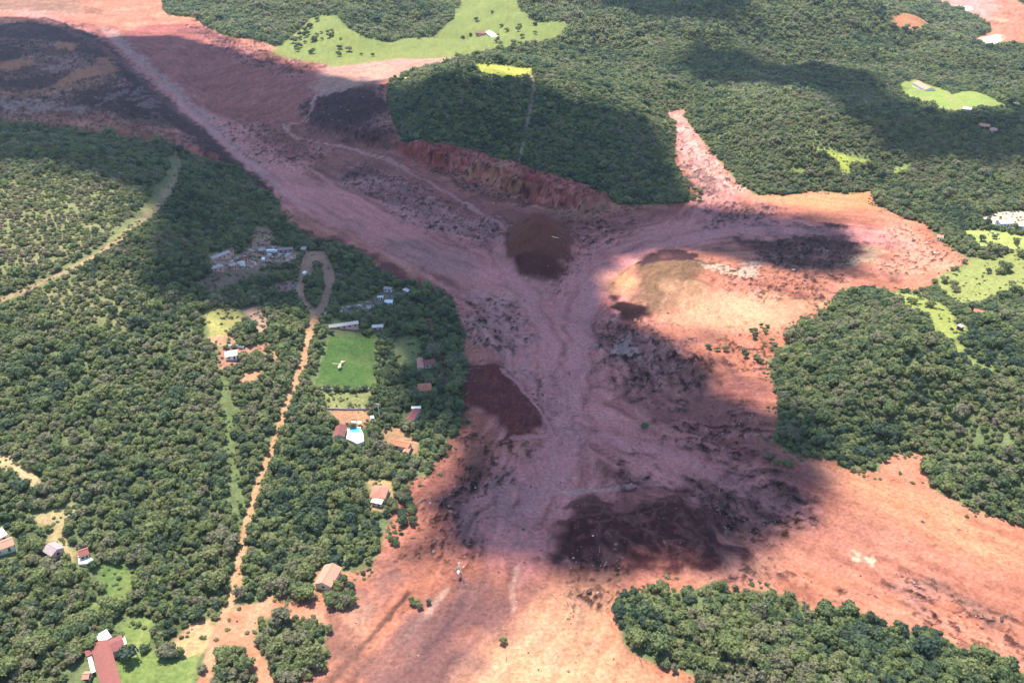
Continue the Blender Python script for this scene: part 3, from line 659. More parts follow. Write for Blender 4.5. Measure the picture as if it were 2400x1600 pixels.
# ---- material of the land: albedo carried on the sheet, fine grain and relief from noise
def land_mat(name, rough, bump_s, bump_d, gl):
    m, nt, out = new_mat(name)
    b = N(nt, 'ShaderNodeBsdfPrincipled')
    b.inputs['Specular IOR Level'].default_value = gl
    at = N(nt, 'ShaderNodeAttribute'); at.attribute_name = 'albedo'
    ge = N(nt, 'ShaderNodeNewGeometry')
    n1 = N(nt, 'ShaderNodeTexNoise'); n1.inputs['Scale'].default_value = 0.55; n1.inputs['Detail'].default_value = 8; n1.inputs['Roughness'].default_value = 0.65
    nt.links.new(ge.outputs['Position'], n1.inputs['Vector'])
    mp = N(nt, 'ShaderNodeMapRange'); mp.inputs[1].default_value = 0.3; mp.inputs[2].default_value = 0.7; mp.inputs[3].default_value = 0.66; mp.inputs[4].default_value = 1.28
    nt.links.new(n1.outputs['Fac'], mp.inputs[0])
    mx = N(nt, 'ShaderNodeVectorMath', operation='SCALE')
    nt.links.new(at.outputs['Color'], mx.inputs[0]); nt.links.new(mp.outputs[0], mx.inputs['Scale'])
    nt.links.new(mx.outputs[0], b.inputs['Base Color'])
    bp = N(nt, 'ShaderNodeBump'); bp.inputs['Strength'].default_value = bump_s; bp.inputs['Distance'].default_value = bump_d
    nt.links.new(n1.outputs['Fac'], bp.inputs['Height']); nt.links.new(bp.outputs[0], b.inputs['Normal'])
    b.inputs['Roughness'].default_value = rough
    nt.links.new(b.outputs[0], out.inputs[0])
    return m
M_LAND = land_mat('land', 0.95, 0.6, 0.8, 0.03)
M_MUD = land_mat('wet_mud', 0.8, 0.8, 1.3, 0.04)

ii = np.arange(nr * nc).reshape(nr, nc)
quads = np.stack([ii[:-1, :-1].ravel(), ii[:-1, 1:].ravel(), ii[1:, 1:].ravel(), ii[1:, :-1].ravel()], 1)
qc = np.sort(cls[quads], 1)
qcls = qc[:, 1]
V3 = np.stack([X, Y, Z], 1).astype(np.float32)
def sheet(name, sel, mat):
    q = quads[sel]
    if len(q) == 0: return None
    used, inv = np.unique(q, return_inverse=True)
    inv = inv.reshape(-1)
    me = bpy.data.meshes.new(name)
    me.vertices.add(len(used)); me.vertices.foreach_set('co', V3[used].ravel())
    me.loops.add(len(inv)); me.loops.foreach_set('vertex_index', inv.astype(np.int32))
    me.polygons.add(len(q)); me.polygons.foreach_set('loop_start', np.arange(0, len(inv), 4, dtype=np.int32))
    me.update(calc_edges=True)
    me.polygons.foreach_set('use_smooth', np.ones(len(q), bool))
    a = me.attributes.new('albedo', 'FLOAT_COLOR', 'POINT')
    a.data.foreach_set('color', np.concatenate([CC[used], np.ones((len(used), 1))], 1).astype(np.float32).ravel())
    me.materials.append(mat)
    o = bpy.data.objects.new(name, me); col.objects.link(o)
    o['kind'] = 'structure'
    return o
GROUND = sheet('ground', qcls == 0, M_LAND)
tag(GROUND, 'dark wooded ground of the hills and valley sides')
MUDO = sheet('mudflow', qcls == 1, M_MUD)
tag(MUDO, 'wide red and purple grey mudflow filling the valley floor')
for k, nm in enumerate(FIELDS):
    sheet(nm, qcls == 2 + k, M_LAND)
bed = mesh_obj('terrain', [(-25000, -12000, -30), (25000, -12000, -30), (25000, 28000, -30), (-25000, 28000, -30)], [(0, 1, 2, 3)], paint('far_land', (0.09, 0.12, 0.06), 0.95, 0.3, 0.002))
tag(bed, 'flat far land under the hills', kind='structure')

def ico(sub):
    t = (1 + 5 ** 0.5) / 2
    v = [(-1,t,0),(1,t,0),(-1,-t,0),(1,-t,0),(0,-1,t),(0,1,t),(0,-1,-t),(0,1,-t),(t,0,-1),(t,0,1),(-t,0,-1),(-t,0,1)]
    f = [(0,11,5),(0,5,1),(0,1,7),(0,7,10),(0,10,11),(1,5,9),(5,11,4),(11,10,2),(10,7,6),(7,1,8),(3,9,4),(3,4,2),(3,2,6),(3,6,8),(3,8,9),(4,9,5),(2,4,11),(6,2,10),(8,6,7),(9,8,1)]
    v = [np.array(a, float) / np.linalg.norm(a) for a in v]
    for _ in range(sub):
        cache = {}; nf = []
        def midp(a, b):
            k = (min(a, b), max(a, b))
            if k not in cache:
                m = v[a] + v[b]; v.append(m / np.linalg.norm(m)); cache[k] = len(v) - 1
            return cache[k]
        for a, b, c in f:
            ab, bc, ca = midp(a, b), midp(b, c), midp(c, a)
            nf += [(a, ab, ca), (b, bc, ab), (c, ca, bc), (ab, bc, ca)]
        f = nf
    return np.array(v), f
ICO0, ICO1, ICO2 = ico(0), ico(1), ico(2)

# ================================================================== CLOUDS that shade the valley (high above, out of the picture)
def cloud(px, base_z, label, soft, thick):
    P = land(px)
    off = np.array([SUNV.x, SUNV.y]) / SUNV.z
    cs = 14.0
    x0, y0 = P.min(0) - 60; x1, y1 = P.max(0) + 60
    xs = np.arange(x0, x1, cs); yy = np.arange(y0, y1, cs)
    A, B = np.meshgrid(xs, yy)
    d = sdf(A + fbm(A / 40, B / 40, 3, 61) * 16, B + fbm(A / 40 + 5, B / 40, 3, 63) * 16, P, 80.0)
    top = np.sqrt(np.clip(d, 0, 200) / 200) * thick * (1 + 0.5 * fbm(A / 70, B / 70, 4, 65))
    bot = -np.sqrt(np.clip(d, 0, 60) / 60) * 14 * (1 + 0.4 * fbm(A / 50, B / 50, 3, 67))
    keep = d > 0
    idx = -np.ones(A.shape, int); idx[keep] = np.arange(keep.sum())
    kx, ky = A[keep], B[keep]; g = hgt(kx, ky); n = len(kx)
    zt = base_z + top[keep]; zb = base_z + bot[keep]
    vt = np.stack([kx + off[0] * (base_z - g), ky + off[1] * (base_z - g), zt], 1); vb = vt.copy(); vb[:, 2] = zb - 0.5
    f = []
    H, Wd = A.shape
    full = keep[:-1, :-1] & keep[:-1, 1:] & keep[1:, 1:] & keep[1:, :-1]
    for j, i in zip(*np.nonzero(full)):
        a, b, c, e = idx[j, i], idx[j, i + 1], idx[j + 1, i + 1], idx[j + 1, i]
        f.append((a, b, c, e)); f.append((e + n, c + n, b + n, a + n))
        if j == 0 or not full[j - 1, i]: f.append((b, a, a + n, b + n))
        if j == H - 2 or not full[j + 1, i]: f.append((e, c, c + n, e + n))
        if i == 0 or not full[j, i - 1]: f.append((a, e, e + n, a + n))
        if i == Wd - 2 or not full[j, i + 1]: f.append((c, b, b + n, c + n))
    # ragged shreds along the rim
    shred = np.nonzero((d.ravel() > -32) & (d.ravel() < 6))[0]
    shred = rng.choice(shred, int(len(shred) * 0.6), replace=False)
    VV = [np.concatenate([vt, vb])]; nv = 2 * n
    cv, cf = ICO1
    for q_ in shred:
        x_, y_ = A.ravel()[q_] + rng.uniform(-8, 8), B.ravel()[q_] + rng.uniform(-8, 8)
        g_ = float(hgt(x_, y_)); r_ = rng.uniform(2.5, 7.5) * (1.0 + 0.25 * min(0.0, d.ravel()[q_]) / 12)
        VV.append(cv * np.array([r_ * rng.uniform(.7, 1.5), r_ * rng.uniform(.7, 1.5), r_ * 0.6]) + np.array([x_ + off[0] * (base_z - g_), y_ + off[1] * (base_z - g_), base_z + rng.uniform(-4, 8)]))
        f += [(a_ + nv, b_ + nv, c_ + nv) for a_, b_, c_ in cf]; nv += len(cv)
    o = mesh_obj('cloud', np.concatenate(VV), f, M_CLOUD, smooth=True)
    tag(o, label, kind='structure')
    return o
M_CLOUD, nt, out = new_mat('cloud')
di = N(nt, 'ShaderNodeBsdfDiffuse'); di.inputs[0].default_value = (0.93, 0.94, 0.96, 1)
tr = N(nt, 'ShaderNodeBsdfTranslucent'); tr.inputs[0].default_value = (0.95, 0.94, 0.92, 1)
ms = N(nt, 'ShaderNodeMixShader'); ms.inputs[0].default_value = 0.75
nt.links.new(di.outputs[0], ms.inputs[1]); nt.links.new(tr.outputs[0], ms.inputs[2]); nt.links.new(ms.outputs[0], out.inputs[0])
SHADE_A = [(-160,45),(120,60),(260,85),(400,80),(480,95),(640,140),(780,172),(900,195),(1000,190),(1120,190),(1251,188),(1316,224),(1454,262),(1557,310),(1590,400),(1640,470),(1750,490),(1850,500),(2000,525),(2050,590),(2000,640),(1850,650),(1700,605),(1560,590),(1480,606),
 (1425,650),(1425,690),(1500,725),(1560,765),(1640,815),(1690,880),(1740,930),(1790,955),(1840,925),(1900,940),(1930,1010),(1910,1065),(1945,1100),(1950,1190),(1900,1230),(1800,1290),(1700,1320),(1560,1345),(1480,1335),(1400,1372),(1330,1380),(1240,1340),(1160,1345),(1090,1300),(1010,1275),(960,1240),(950,1180),
 (1040,1080),(1040,1020),(960,1000),(890,1005),(884,900),(876,800),(780,775),(720,735),(640,740),(480,720),(330,700),(300,650),(330,560),(330,470),(250,430),(120,400),(-160,385)]
cloud(SHADE_A, 2100, 'large white cumulus cloud shading the mudflow', 10, 90)
cloud([(1620,110),(1800,150),(1960,160),(2080,180),(2100,230),(2200,270),(2330,265),(2460,200),(2460,380),(2300,395),(2150,385),(2050,350),(1960,262),(1800,205),(1640,205),(1560,160)], 2200, 'long white cloud shading the far eastern woods', 10, 60)
cloud([(1380,15),(1500,-25),(1820,-25),(1760,40),(1700,60),(1500,52)], 2200, 'white cloud shading the distant ridge', 10, 60)

# ================================================================== TREES
def leaf_mat(name, ramp):
    m, nt, out = new_mat(name)
    oi = N(nt, 'ShaderNodeObjectInfo'); ge = N(nt, 'ShaderNodeNewGeometry')
    no = N(nt, 'ShaderNodeTexNoise'); no.inputs['Scale'].default_value = 0.016; no.inputs['Detail'].default_value = 4
    nt.links.new(oi.outputs['Location'], no.inputs['Vector'])
    ma = N(nt, 'ShaderNodeMath', operation='MULTIPLY_ADD'); ma.inputs[1].default_value = 2.3; ma.inputs[2].default_value = -1.1
    nt.links.new(no.outputs['Fac'], ma.inputs[0])
    mb = N(nt, 'ShaderNodeMath', operation='MULTIPLY_ADD'); mb.inputs[1].default_value = 1.0
    nt.links.new(oi.outputs['Random'], mb.inputs[0]); nt.links.new(ma.outputs[0], mb.inputs[2])
    cr = N(nt, 'ShaderNodeValToRGB')
    el = cr.color_ramp.elements
    while len(el) < len(ramp): el.new(0.5)
    for e, (p, c) in zip(el, ramp): e.position = p; e.color = (*c, 1)
    nt.links.new(mb.outputs[0], cr.inputs[0])
    mr = N(nt, 'ShaderNodeMapRange'); mr.inputs[3].default_value = 0.78; mr.inputs[4].default_value = 1.24
    nt.links.new(ge.outputs['Random Per Island'], mr.inputs[0])
    sc = N(nt, 'ShaderNodeVectorMath', operation='SCALE')
    nt.links.new(cr.outputs[0], sc.inputs[0]); nt.links.new(mr.outputs[0], sc.inputs['Scale'])
    b = N(nt, 'ShaderNodeBsdfPrincipled'); b.inputs['Roughness'].default_value = 0.65; b.inputs['Specular IOR Level'].default_value = 0.25
    t = N(nt, 'ShaderNodeBsdfTranslucent')
    mx = N(nt, 'ShaderNodeMixShader'); mx.inputs[0].default_value = 0.55
    nt.links.new(sc.outputs[0], b.inputs['Base Color']); nt.links.new(sc.outputs[0], t.inputs['Color'])
    nt.links.new(b.outputs[0], mx.inputs[1]); nt.links.new(t.outputs[0], mx.inputs[2]); nt.links.new(mx.outputs[0], out.inputs[0])
    return m
GREENS = [(0.0, (0.078,0.120,0.084)), (0.22, (0.115,0.165,0.090)), (0.45, (0.170,0.220,0.096)), (0.66, (0.225,0.265,0.108)), (0.90, (0.260,0.270,0.130)), (1.0, (0.245,0.235,0.150))]
M_LEAF = leaf_mat('leaves', GREENS)
M_SCRUB = leaf_mat('scrub_leaves', [(0.0, (0.16,0.20,0.10)), (0.35, (0.23,0.255,0.12)), (0.65, (0.28,0.29,0.135)), (0.85, (0.30,0.27,0.16)), (1.0, (0.27,0.225,0.17))])
M_BARK = paint('bark', (0.16, 0.12, 0.09), 0.9, 0.3, 3)

def crown_geo(r, lobes, cards, flat, core, csize):
    """a crown of unit radius about the origin's top of trunk: lumpy lobes under many small leaf sprays"""
    V, F = [], []
    cv, cf = core
    for k in range(lobes):
        if k == 0: c = np.array([0, 0, 0.25])
        else:
            a = 2 * math.pi * (k / (lobes - 1) + r.uniform(-0.1, 0.1)); q = r.uniform(0.35, 0.68)
            c = np.array([math.cos(a) * q, math.sin(a) * q, r.uniform(-0.25, 0.38) * flat])
        rad = r.uniform(0.30, 0.50) if k else r.uniform(0.45, 0.58)
        s = np.array([rad, rad, rad * flat * 0.95])
        b = len(V)
        for p in cv:
            V.append(c + p * s * (0.80 + r.uniform(-0.14, 0.12)))
        F += [tuple(i + b for i in t) for t in cf]
        for _ in range(cards):
            z = r.uniform(-0.45, 1.0); a = r.uniform(0, 2 * math.pi); h = math.sqrt(max(0, 1 - z * z))
            nrm = np.array([h * math.cos(a), h * math.sin(a), z])
            p = c + nrm * s * r.uniform(0.76, 1.26)
            nn = nrm + np.array([r.uniform(-.9, .9), r.uniform(-.9, .9), r.uniform(-.3, .9)]); nn /= np.linalg.norm(nn)
            t = np.cross(nn, [r.uniform(-1, 1), r.uniform(-1, 1), r.uniform(-1, 1)]); t /= np.linalg.norm(t) + 1e-9
            u = np.cross(nn, t)
            w, l = csize * r.uniform(0.6, 1.3), csize * r.uniform(0.8, 1.7)
            b = len(V)
            V += [p - t * w, p - u * l * 0.4 + nn * 0.02, p + t * w * 0.9, p + u * l * 0.7 - nn * 0.05]
            F.append((b, b + 1, b + 2, b + 3))
    return V, F

def trunk_geo(r, h, rad, limbs):
    V, F = [], []
    def tube(p0, p1, r0, r1, n=5):
        d = np.array(p1) - np.array(p0); d = d / np.linalg.norm(d)
        t = np.cross(d, [0.3, 0.8, 0.1]); t /= np.linalg.norm(t); u = np.cross(d, t)
        b = len(V)
        for p, rr in ((p0, r0), (p1, r1)):
            for k in range(n):
                a = 2 * math.pi * k / n
                V.append(np.array(p) + (t * math.cos(a) + u * math.sin(a)) * rr)
        for k in range(n):
            F.append((b + k, b + (k + 1) % n, b + n + (k + 1) % n, b + n + k))
    tube((0, 0, -0.12), (0.03, 0.01, h), rad, rad * 0.6)
    for k in range(limbs):
        a = r.uniform(0, 6.28)
        tube((0.03, 0.01, h * r.uniform(0.6, 0.95)), (math.cos(a) * 0.4, math.sin(a) * 0.4, h + r.uniform(0.15, 0.4)), rad * 0.5, rad * 0.15, 4)
    return V, F

def me_from(name, V, F, mats, fm=None):
    me = bpy.data.meshes.new(name)
    me.from_pydata([tuple(v) for v in V], [], F)
    for m in mats: me.materials.append(m)
    if fm is not None: me.polygons.foreach_set('material_index', np.array(fm, np.int32))
    me.update()
    return me

# prototypes are 1 unit in crown radius; crown centre at TH above the ground
PROTO = []            # (crown mesh, trunk mesh)
near_coll = bpy.data.collections.new('near_tree_kinds'); far_coll = bpy.data.collections.new('far_tree_kinds')
for k in range(9):
    r = random.Random(100 + k)
    flat = r.uniform(0.62, 1.0); th = r.uniform(0.55, 0.85)
    V, F = crown_geo(r, r.choice([6, 7, 8, 9]), 52, flat, ICO1, 0.15)
    V = [v + np.array([0, 0, th]) for v in V]
    TV, TF = trunk_geo(r, th, 0.09, 4)
    PROTO.append((me_from('crown', V, F, [M_LEAF]), me_from('trunk', TV, TF, [M_BARK])))
    n = len(V)
    V2, F2 = crown_geo(random.Random(200 + k), 6, 34, flat, ICO1, 0.18)
    V2 = [v + np.array([0, 0, th]) for v in V2]
    n = len(V2)
    me = me_from('tree_kind', V2 + TV, F2 + [tuple(i + n for i in f) for f in TF], [M_LEAF, M_BARK], [0] * len(F2) + [1] * len(TF))
    near_coll.objects.link(bpy.data.objects.new('kind_%02d' % k, me))
    me2 = me.copy(); me2.materials[0] = M_SCRUB; near_coll.objects.link(bpy.data.objects.new('kind_%02d' % (k + 9), me2))
    V3c, F3 = crown_geo(random.Random(300 + k), 4, 12, flat, ICO0, 0.24)
    V3c = [v + np.array([0, 0, th * 0.8]) for v in V3c]
    fm_ = me_from('far_tree_kind', V3c, F3, [M_LEAF]); far_coll.objects.link(bpy.data.objects.new('far_%02d' % k, fm_))
    fm2 = fm_.copy(); fm2.materials[0] = M_SCRUB; far_coll.objects.link(bpy.data.objects.new('far_%02d' % (k + 9), fm2))

# ---- where trees stand: jittered grid, thinned by clearings
def treeless_mask(x, y, margin):
    m = np.zeros(x.shape, bool)
    rx = fbm(x / 14, y / 14, 2, 87) * 5.5; ry = fbm(x / 14 + 30, y / 14, 2, 88) * 5.5
    for P in TREELESS:
        if P is MUD: m |= sdf(x + rx, y + ry, P, 12.0) > -margin
        else: m |= sdf(x + rx * 0.25, y + ry * 0.25, P, 12.0) > -margin - (1.6 if P is PITCH_P else -0.35 if any(P is q_ for q_ in ROADS) else 0.0)
    return m
KEEPOUT = []          # (x, y, r) discs around buildings, filled before the trees are grown

def grow(y0, y1, sp):
    xs = np.arange(-0.80 * (y1 + 160), 0.80 * (y1 + 160), sp); yv = np.arange(y0, y1, sp)
    A, B = np.meshgrid(xs, yv)
    A = A + rng.uniform(-0.46, 0.46, A.shape) * sp; B = B + rng.uniform(-0.46, 0.46, B.shape) * sp
    A, B = A.ravel(), B.ravel()
    k = np.abs(A) < 0.76 * (B * math.cos(PITCH) + CAMZ * math.sin(PITCH)) + 30
    A, B = A[k], B[k]
    return A, B

# ================================================================== BUILDINGS
M_TILE = paint('clay_tiles', (0.29, 0.105, 0.09), 0.85, 0.22, 0.9, wave=2.2)
M_TILE_DARK = paint('old_clay_tiles', (0.26, 0.095, 0.085), 0.85, 0.25, 0.9, wave=2.2)
M_TILE_ORANGE = paint('new_clay_tiles', (0.55, 0.20, 0.11), 0.85, 0.2, 0.9, wave=2.2)
M_TILE_PALE = paint('salmon_tiles', (0.58, 0.26, 0.18), 0.85, 0.16, 0.9, wave=2.2)
M_SHEET_WHITE = paint('white_sheet_roof', (0.80, 0.80, 0.80), 0.5, 0.06, 0.7, wave=1.5)
M_SHEET_GREY = paint('fibre_cement_roof', (0.36, 0.29, 0.29), 0.85, 0.2, 0.7, wave=1.5)
M_PLASTER = paint('cream_plaster', (0.70, 0.62, 0.48), 0.85, 0.12, 0.6)
M_PLASTER_W = paint('white_plaster', (0.78, 0.76, 0.72), 0.85, 0.1, 0.6)
M_PLASTER_P = paint('pink_plaster', (0.52, 0.32, 0.28), 0.85, 0.15, 0.6)
M_GLASS = paint('dark_window', (0.03, 0.035, 0.045), 0.2, 0.1, 2, spec=0.5)
M_WOOD = paint('dark_wood', (0.13, 0.075, 0.05), 0.7, 0.3, 3)
M_CONC = paint('concrete', (0.55, 0.50, 0.45), 0.85, 0.15, 0.5)
M_DULL = paint('weathered_sheet_roof', (0.44, 0.40, 0.37), 0.8, 0.25, 0.5, wave=1.5)
M_DECK = paint('pale_stone_paving', (0.80, 0.74, 0.64), 0.8, 0.08, 0.6)

BOXF = [(0,3,2,1),(4,5,6,7),(0,1,5,4),(1,2,6,5),(2,3,7,6),(3,0,4,7)]
def boxv(x0, x1, y0, y1, z0, z1):
    return [(x0,y0,z0),(x1,y0,z0),(x1,y1,z0),(x0,y1,z0),(x0,y0,z1),(x1,y0,z1),(x1,y1,z1),(x0,y1,z1)]
def box(name, x0, x1, y0, y1, z0, z1, mat, parent):
    return mesh_obj(name, boxv(x0, x1, y0, y1, z0, z1), BOXF, mat, parent)

def openings(root, Lh, Wh, hw, n, door=True):
    """windows and a door set into the two long walls and the ends"""
    for side in (-1, 1):
        y = side * Wh
        for i in range(n):
            x = -Lh + (i + 0.5) * 2 * Lh / n
            if door and i == n // 2 and side == -1:
                box('door', x - 0.5, x + 0.5, min(y, y + side * 0.05), max(y, y + side * 0.05), 0.05, 2.1, M_WOOD, root)
            else:
                box('window', x - 0.6, x + 0.6, min(y, y + side * 0.05), max(y, y + side * 0.05), 1.0, 2.1, M_GLASS, root)
    for side in (-1, 1):
        x = side * Lh
        box('window', min(x, x + side * 0.05), max(x, x + side * 0.05), -0.6, 0.6, 1.0, 2.1, M_GLASS, root)

def house(name, label, p1, p2, width, roof='gable', hw=2.9, rise=None, roof_m=None, wall_m=None, cat='house', group=None, eave=0.5, z=None):
    """a building whose ridge runs between two surveyed points"""
    roof_m = roof_m or M_TILE; wall_m = wall_m or M_PLASTER
    a = np.array(L1(*p1, zoff=hw)); b = np.array(L1(*p2, zoff=hw))
    c = (a + b) / 2; L = float(np.hypot(*(b - a))); rz = math.atan2(b[1] - a[1], b[0] - a[0])
    gz = float(hgt(c[0], c[1])) + 0.1 if z is None else z
    root = empty(name, (float(c[0]), float(c[1]), gz), rz)
    tag(root, label, cat, group)
    Lh, Wh = L / 2 - eave, width / 2 - eave
    e = eave
    rise = width * 0.22 if rise is None else rise
    box('wall', -Lh, Lh, -Wh, Wh, -2.0, hw, wall_m, root)
    th = 0.14
    RL, RW = L / 2, width / 2
    if roof in ('gable', 'hip'):
        inset = 0.0 if roof == 'gable' else min(RW, RL * 0.75)
        zt = hw + rise; ze = hw - 0.1
        v = [(-RL, -RW, ze), (RL, -RW, ze), (RL, RW, ze), (-RL, RW, ze), (-RL + inset, 0, zt), (RL - inset, 0, zt)]
        v += [(x, y, zz + th) for x, y, zz in v]
        up_ = [(6,7,11,10),(8,9,10,11),(6,10,9),(7,8,11)]
        lo = [(0,4,5,1),(2,5,4,3),(0,3,4),(1,5,2)]
        rim = [(0,1,7,6),(1,2,8,7),(2,3,9,8),(3,0,6,9)]
        if roof == 'gable':
            # close the gable ends with wall below the tiles
            mesh_obj('gable', [(-Lh, -Wh, hw), (-Lh, Wh, hw), (-Lh, 0, hw + rise * 0.86)], [(0,2,1)], wall_m, root)
            mesh_obj('gable', [(Lh, -Wh, hw), (Lh, Wh, hw), (Lh, 0, hw + rise * 0.86)], [(0,1,2)], wall_m, root)
            up_ = up_[:2]; lo = lo[:2]; rim = [(0,1,7,6),(2,3,9,8),(1,5,11,7),(5,2,8,11),(3,4,10,9),(4,0,6,10)]
        rf = mesh_obj('roof', v, up_ + lo + rim, roof_m, root)
        if RL - inset > 0.5:
            box('ridge_cap', -RL + inset, RL - inset, -0.16, 0.16, zt + th - 0.04, zt + th + 0.1, roof_m, rf)
    elif roof == 'shed':
        v = [(-RL, -RW, hw + 0.02), (RL, -RW, hw + 0.02), (RL, RW, hw + rise), (-RL, RW, hw + rise)]
        v += [(x, y, zz + th) for x, y, zz in v]
        mesh_obj('roof', v, BOXF, roof_m, root)
        mesh_obj('gable', [(-Lh, -Wh, hw), (-Lh, Wh, hw), (-Lh, Wh, hw + rise * 0.9), (Lh, -Wh, hw), (Lh, Wh, hw), (Lh, Wh, hw + rise * 0.9)], [(0,2,1),(3,4,5),(1,2,5,4)], wall_m, root)
    else:
        rf = box('roof', -RL, RL, -RW, RW, hw + 0.005, hw + 0.22, roof_m, root)
        for s in (-1, 1):
            box('parapet', -RL, RL, s * RW - 0.1, s * RW + 0.1, hw + 0.225, hw + 0.5, wall_m, rf)
    openings(root, Lh, Wh, hw, max(2, int(L / 3.2)))
    KEEPOUT.append((float(c[0]), float(c[1]), max(L, width) * 0.5 + 1.2))
    return root

# farmstead at the lower left: long tiled house with wing, white flat annex, awnings and hut
hA = house('farmhouse', 'long red tiled farmhouse at the lower edge with a side wing', (234,1506), (265,1620), 6.6, roof_m=M_TILE, z=None)
LA = float(np.hypot(*(np.array(L1(266,1620,2.9)) - np.array(L1(233,1506,2.9)))))
def wing(root, x0, x1, y0, y1, hw, rise, rm, wm):
    box('wing_wall', x0, x1, y0, y1, -2.0, hw, wm, root)
    v = [(x0 - .4, y0, hw - .05), (x1 + .4, y0, hw - .05), (x1 + .4, y1 + .4, hw - .05), (x0 - .4, y1 + .4, hw - .05), ((x0 + x1) / 2, y0, hw + rise), ((x0 + x1) / 2, y1 + .4, hw + rise)]
    v += [(a, b, c + .14) for a, b, c in v]
    mesh_obj('wing_roof', v, [(7,8,11,10),(9,6,10,11),(1,4,5,2),(3,5,4,0),(2,5,11,8),(5,3,9,11),(1,2,8,7),(3,0,6,9)], rm, root)
wing(hA, -LA / 2 + 0.6, -LA / 2 + 7.2, 3.3, 7.4, 2.9, 1.0, M_TILE_DARK, M_PLASTER)
wing(hA, -LA / 2 + 0.4, -LA / 2 + 3.4, -5.6, -3.3, 2.7, 0.7, M_TILE, M_PLASTER)
aw = box('awning', -LA / 2 + 4.4, -LA / 2 + 12.6, -5.2, -3.75, 2.35, 2.45, M_SHEET_WHITE, hA)
for q in (0.2, 4.0, 8.0): box('awning_post', -LA / 2 + 4.5 + q, -LA / 2 + 4.62 + q, -5.15, -5.03, -0.5, 2.35, M_PLASTER_W, hA)
box('awning', -LA / 2 + 1.2, -LA / 2 + 5.6, 7.5, 8.7, 2.3, 2.4, M_PLASTER, hA)
house('annex', 'white flat roofed annex behind the long red farmhouse', (230,1499), (258,1488), 5.0, roof='flat', hw=2.6, roof_m=M_SHEET_WHITE, wall_m=M_PLASTER_W, cat='annex')
house('hut', 'small salmon tiled hut beside the long farmhouse', (195,1583), (213,1584), 3.6, hw=2.3, roof_m=M_TILE_PALE, cat='hut')
# left edge group
house('house', 'red tiled house at the far left edge of the wood', (-22,1286), (33,1270), 6.2, roof_m=M_TILE_PALE)
house('shed', 'white roofed shed at the far left edge', (-20,1262), (13,1248), 5.4, roof='shed', rise=0.8, roof_m=M_SHEET_WHITE, wall_m=M_PLASTER_W, cat='shed')
house('house', 'grey mauve roofed house in the left wood clearing', (113,1278), (138,1298), 6.4, hw=2.7, roof_m=M_SHEET_GREY, wall_m=M_PLASTER_P)
house('house', 'small red roofed house with white terrace in the left wood', (184,1298), (209,1292), 5.0, hw=2.8, roof_m=M_TILE)
def slab_thing(name, label, cat, px, h, mat, edge=None):
    P = land(px, 0.3)
    c = P.mean(0); z = float(hgt(P[:, 0], P[:, 1]).max())
    Q = P - c
    n = len(Q)
    root = empty(name, (float(c[0]), float(c[1]), z)); tag(root, label, cat)
    v = [(a, b, -4.0) for a, b in Q] + [(a, b, h) for a, b in Q]
    mesh_obj('paving', v, [tuple(range(n, 2 * n))] + [(i, (i + 1) % n, n + (i + 1) % n, n + i) for i in range(n)], mat, root)
    KEEPOUT.append((float(c[0]), float(c[1]), float(np.hypot(*Q.T).max()) * 0.85))
    return root, Q
t, Q = slab_thing('terrace', 'white paved terrace below the small red roofed house', 'terrace', [(186,1326),(184,1309),(206,1305),(222,1320),(214,1328)], 0.5, M_DECK)
mesh_obj('parapet', *(lambda a, b: (boxv(min(a[0], b[0]), max(a[0], b[0]), a[1] - .15, a[1] + .15, 0.505, 1.3), BOXF))(Q[1], Q[2]), M_PLASTER_W, t)
# white roofed house in the clearing
house('house', 'white roofed house on bare soil in the middle clearing', (527,829), (557,830), 6.4, hw=2.8, rise=0.9, roof_m=M_SHEET_WHITE, wall_m=M_PLASTER_W)
# hillside houses right of the pitch
house('house', 'dark red roofed house among trees east of the pitch', (992,850), (1020,848), 6.5, roof_m=M_TILE)
house('annex', 'pinkish gabled annex beside the dark red house', (984,840), (986,866), 4.2, hw=2.6, roof_m=M_TILE_PALE, cat='annex')
house('house', 'orange hip roofed house among dark trees', (979,908), (1012,908), 8.2, roof='hip', roof_m=M_TILE_ORANGE)
house('house', 'narrow dark roofed house with white end in the trees', (976,962), (958,988), 5.0, roof_m=M_TILE_DARK)
house('shed', 'narrow white roofed shed behind the narrow dark house', (964,957), (987,958), 2.2, roof='flat', hw=2.6, roof_m=M_SHEET_WHITE, wall_m=M_PLASTER_W, cat='shed')
house('house', 'bright orange tiled house by the brown yard', (924,1036), (962,1046), 5.4, roof_m=M_TILE_ORANGE)
house('annex', 'low orange annex below the bright orange house', (958,1046), (950,1062), 3.4, hw=2.3, roof_m=M_TILE_PALE, cat='annex')
house('house', 'dark red roofed house left of the swimming pool', (800,998), (794,1027), 6.0, roof_m=M_TILE_DARK)
house('house', 'coral tiled house at the edge of the mud', (895,1138), (884,1168), 8.0, roof='hip', roof_m=M_TILE_PALE, wall_m=M_PLASTER)
house('annex', 'cream roofed annex below the coral tiled house', (871,1174), (897,1179), 3.0, hw=2.2, roof='shed', rise=0.5, roof_m=M_PLASTER, cat='annex')
house('house', 'salmon roofed house standing in the mud by the road', (782,1328), (756,1374), 8.2, hw=2.8, roof_m=M_TILE_PALE)
house('hut', 'small pale hut between the pitch and the pool', (868,980), (877,980), 2.6, hw=2.1, roof='flat', roof_m=M_SHEET_WHITE, wall_m=M_PLASTER_W, cat='hut')
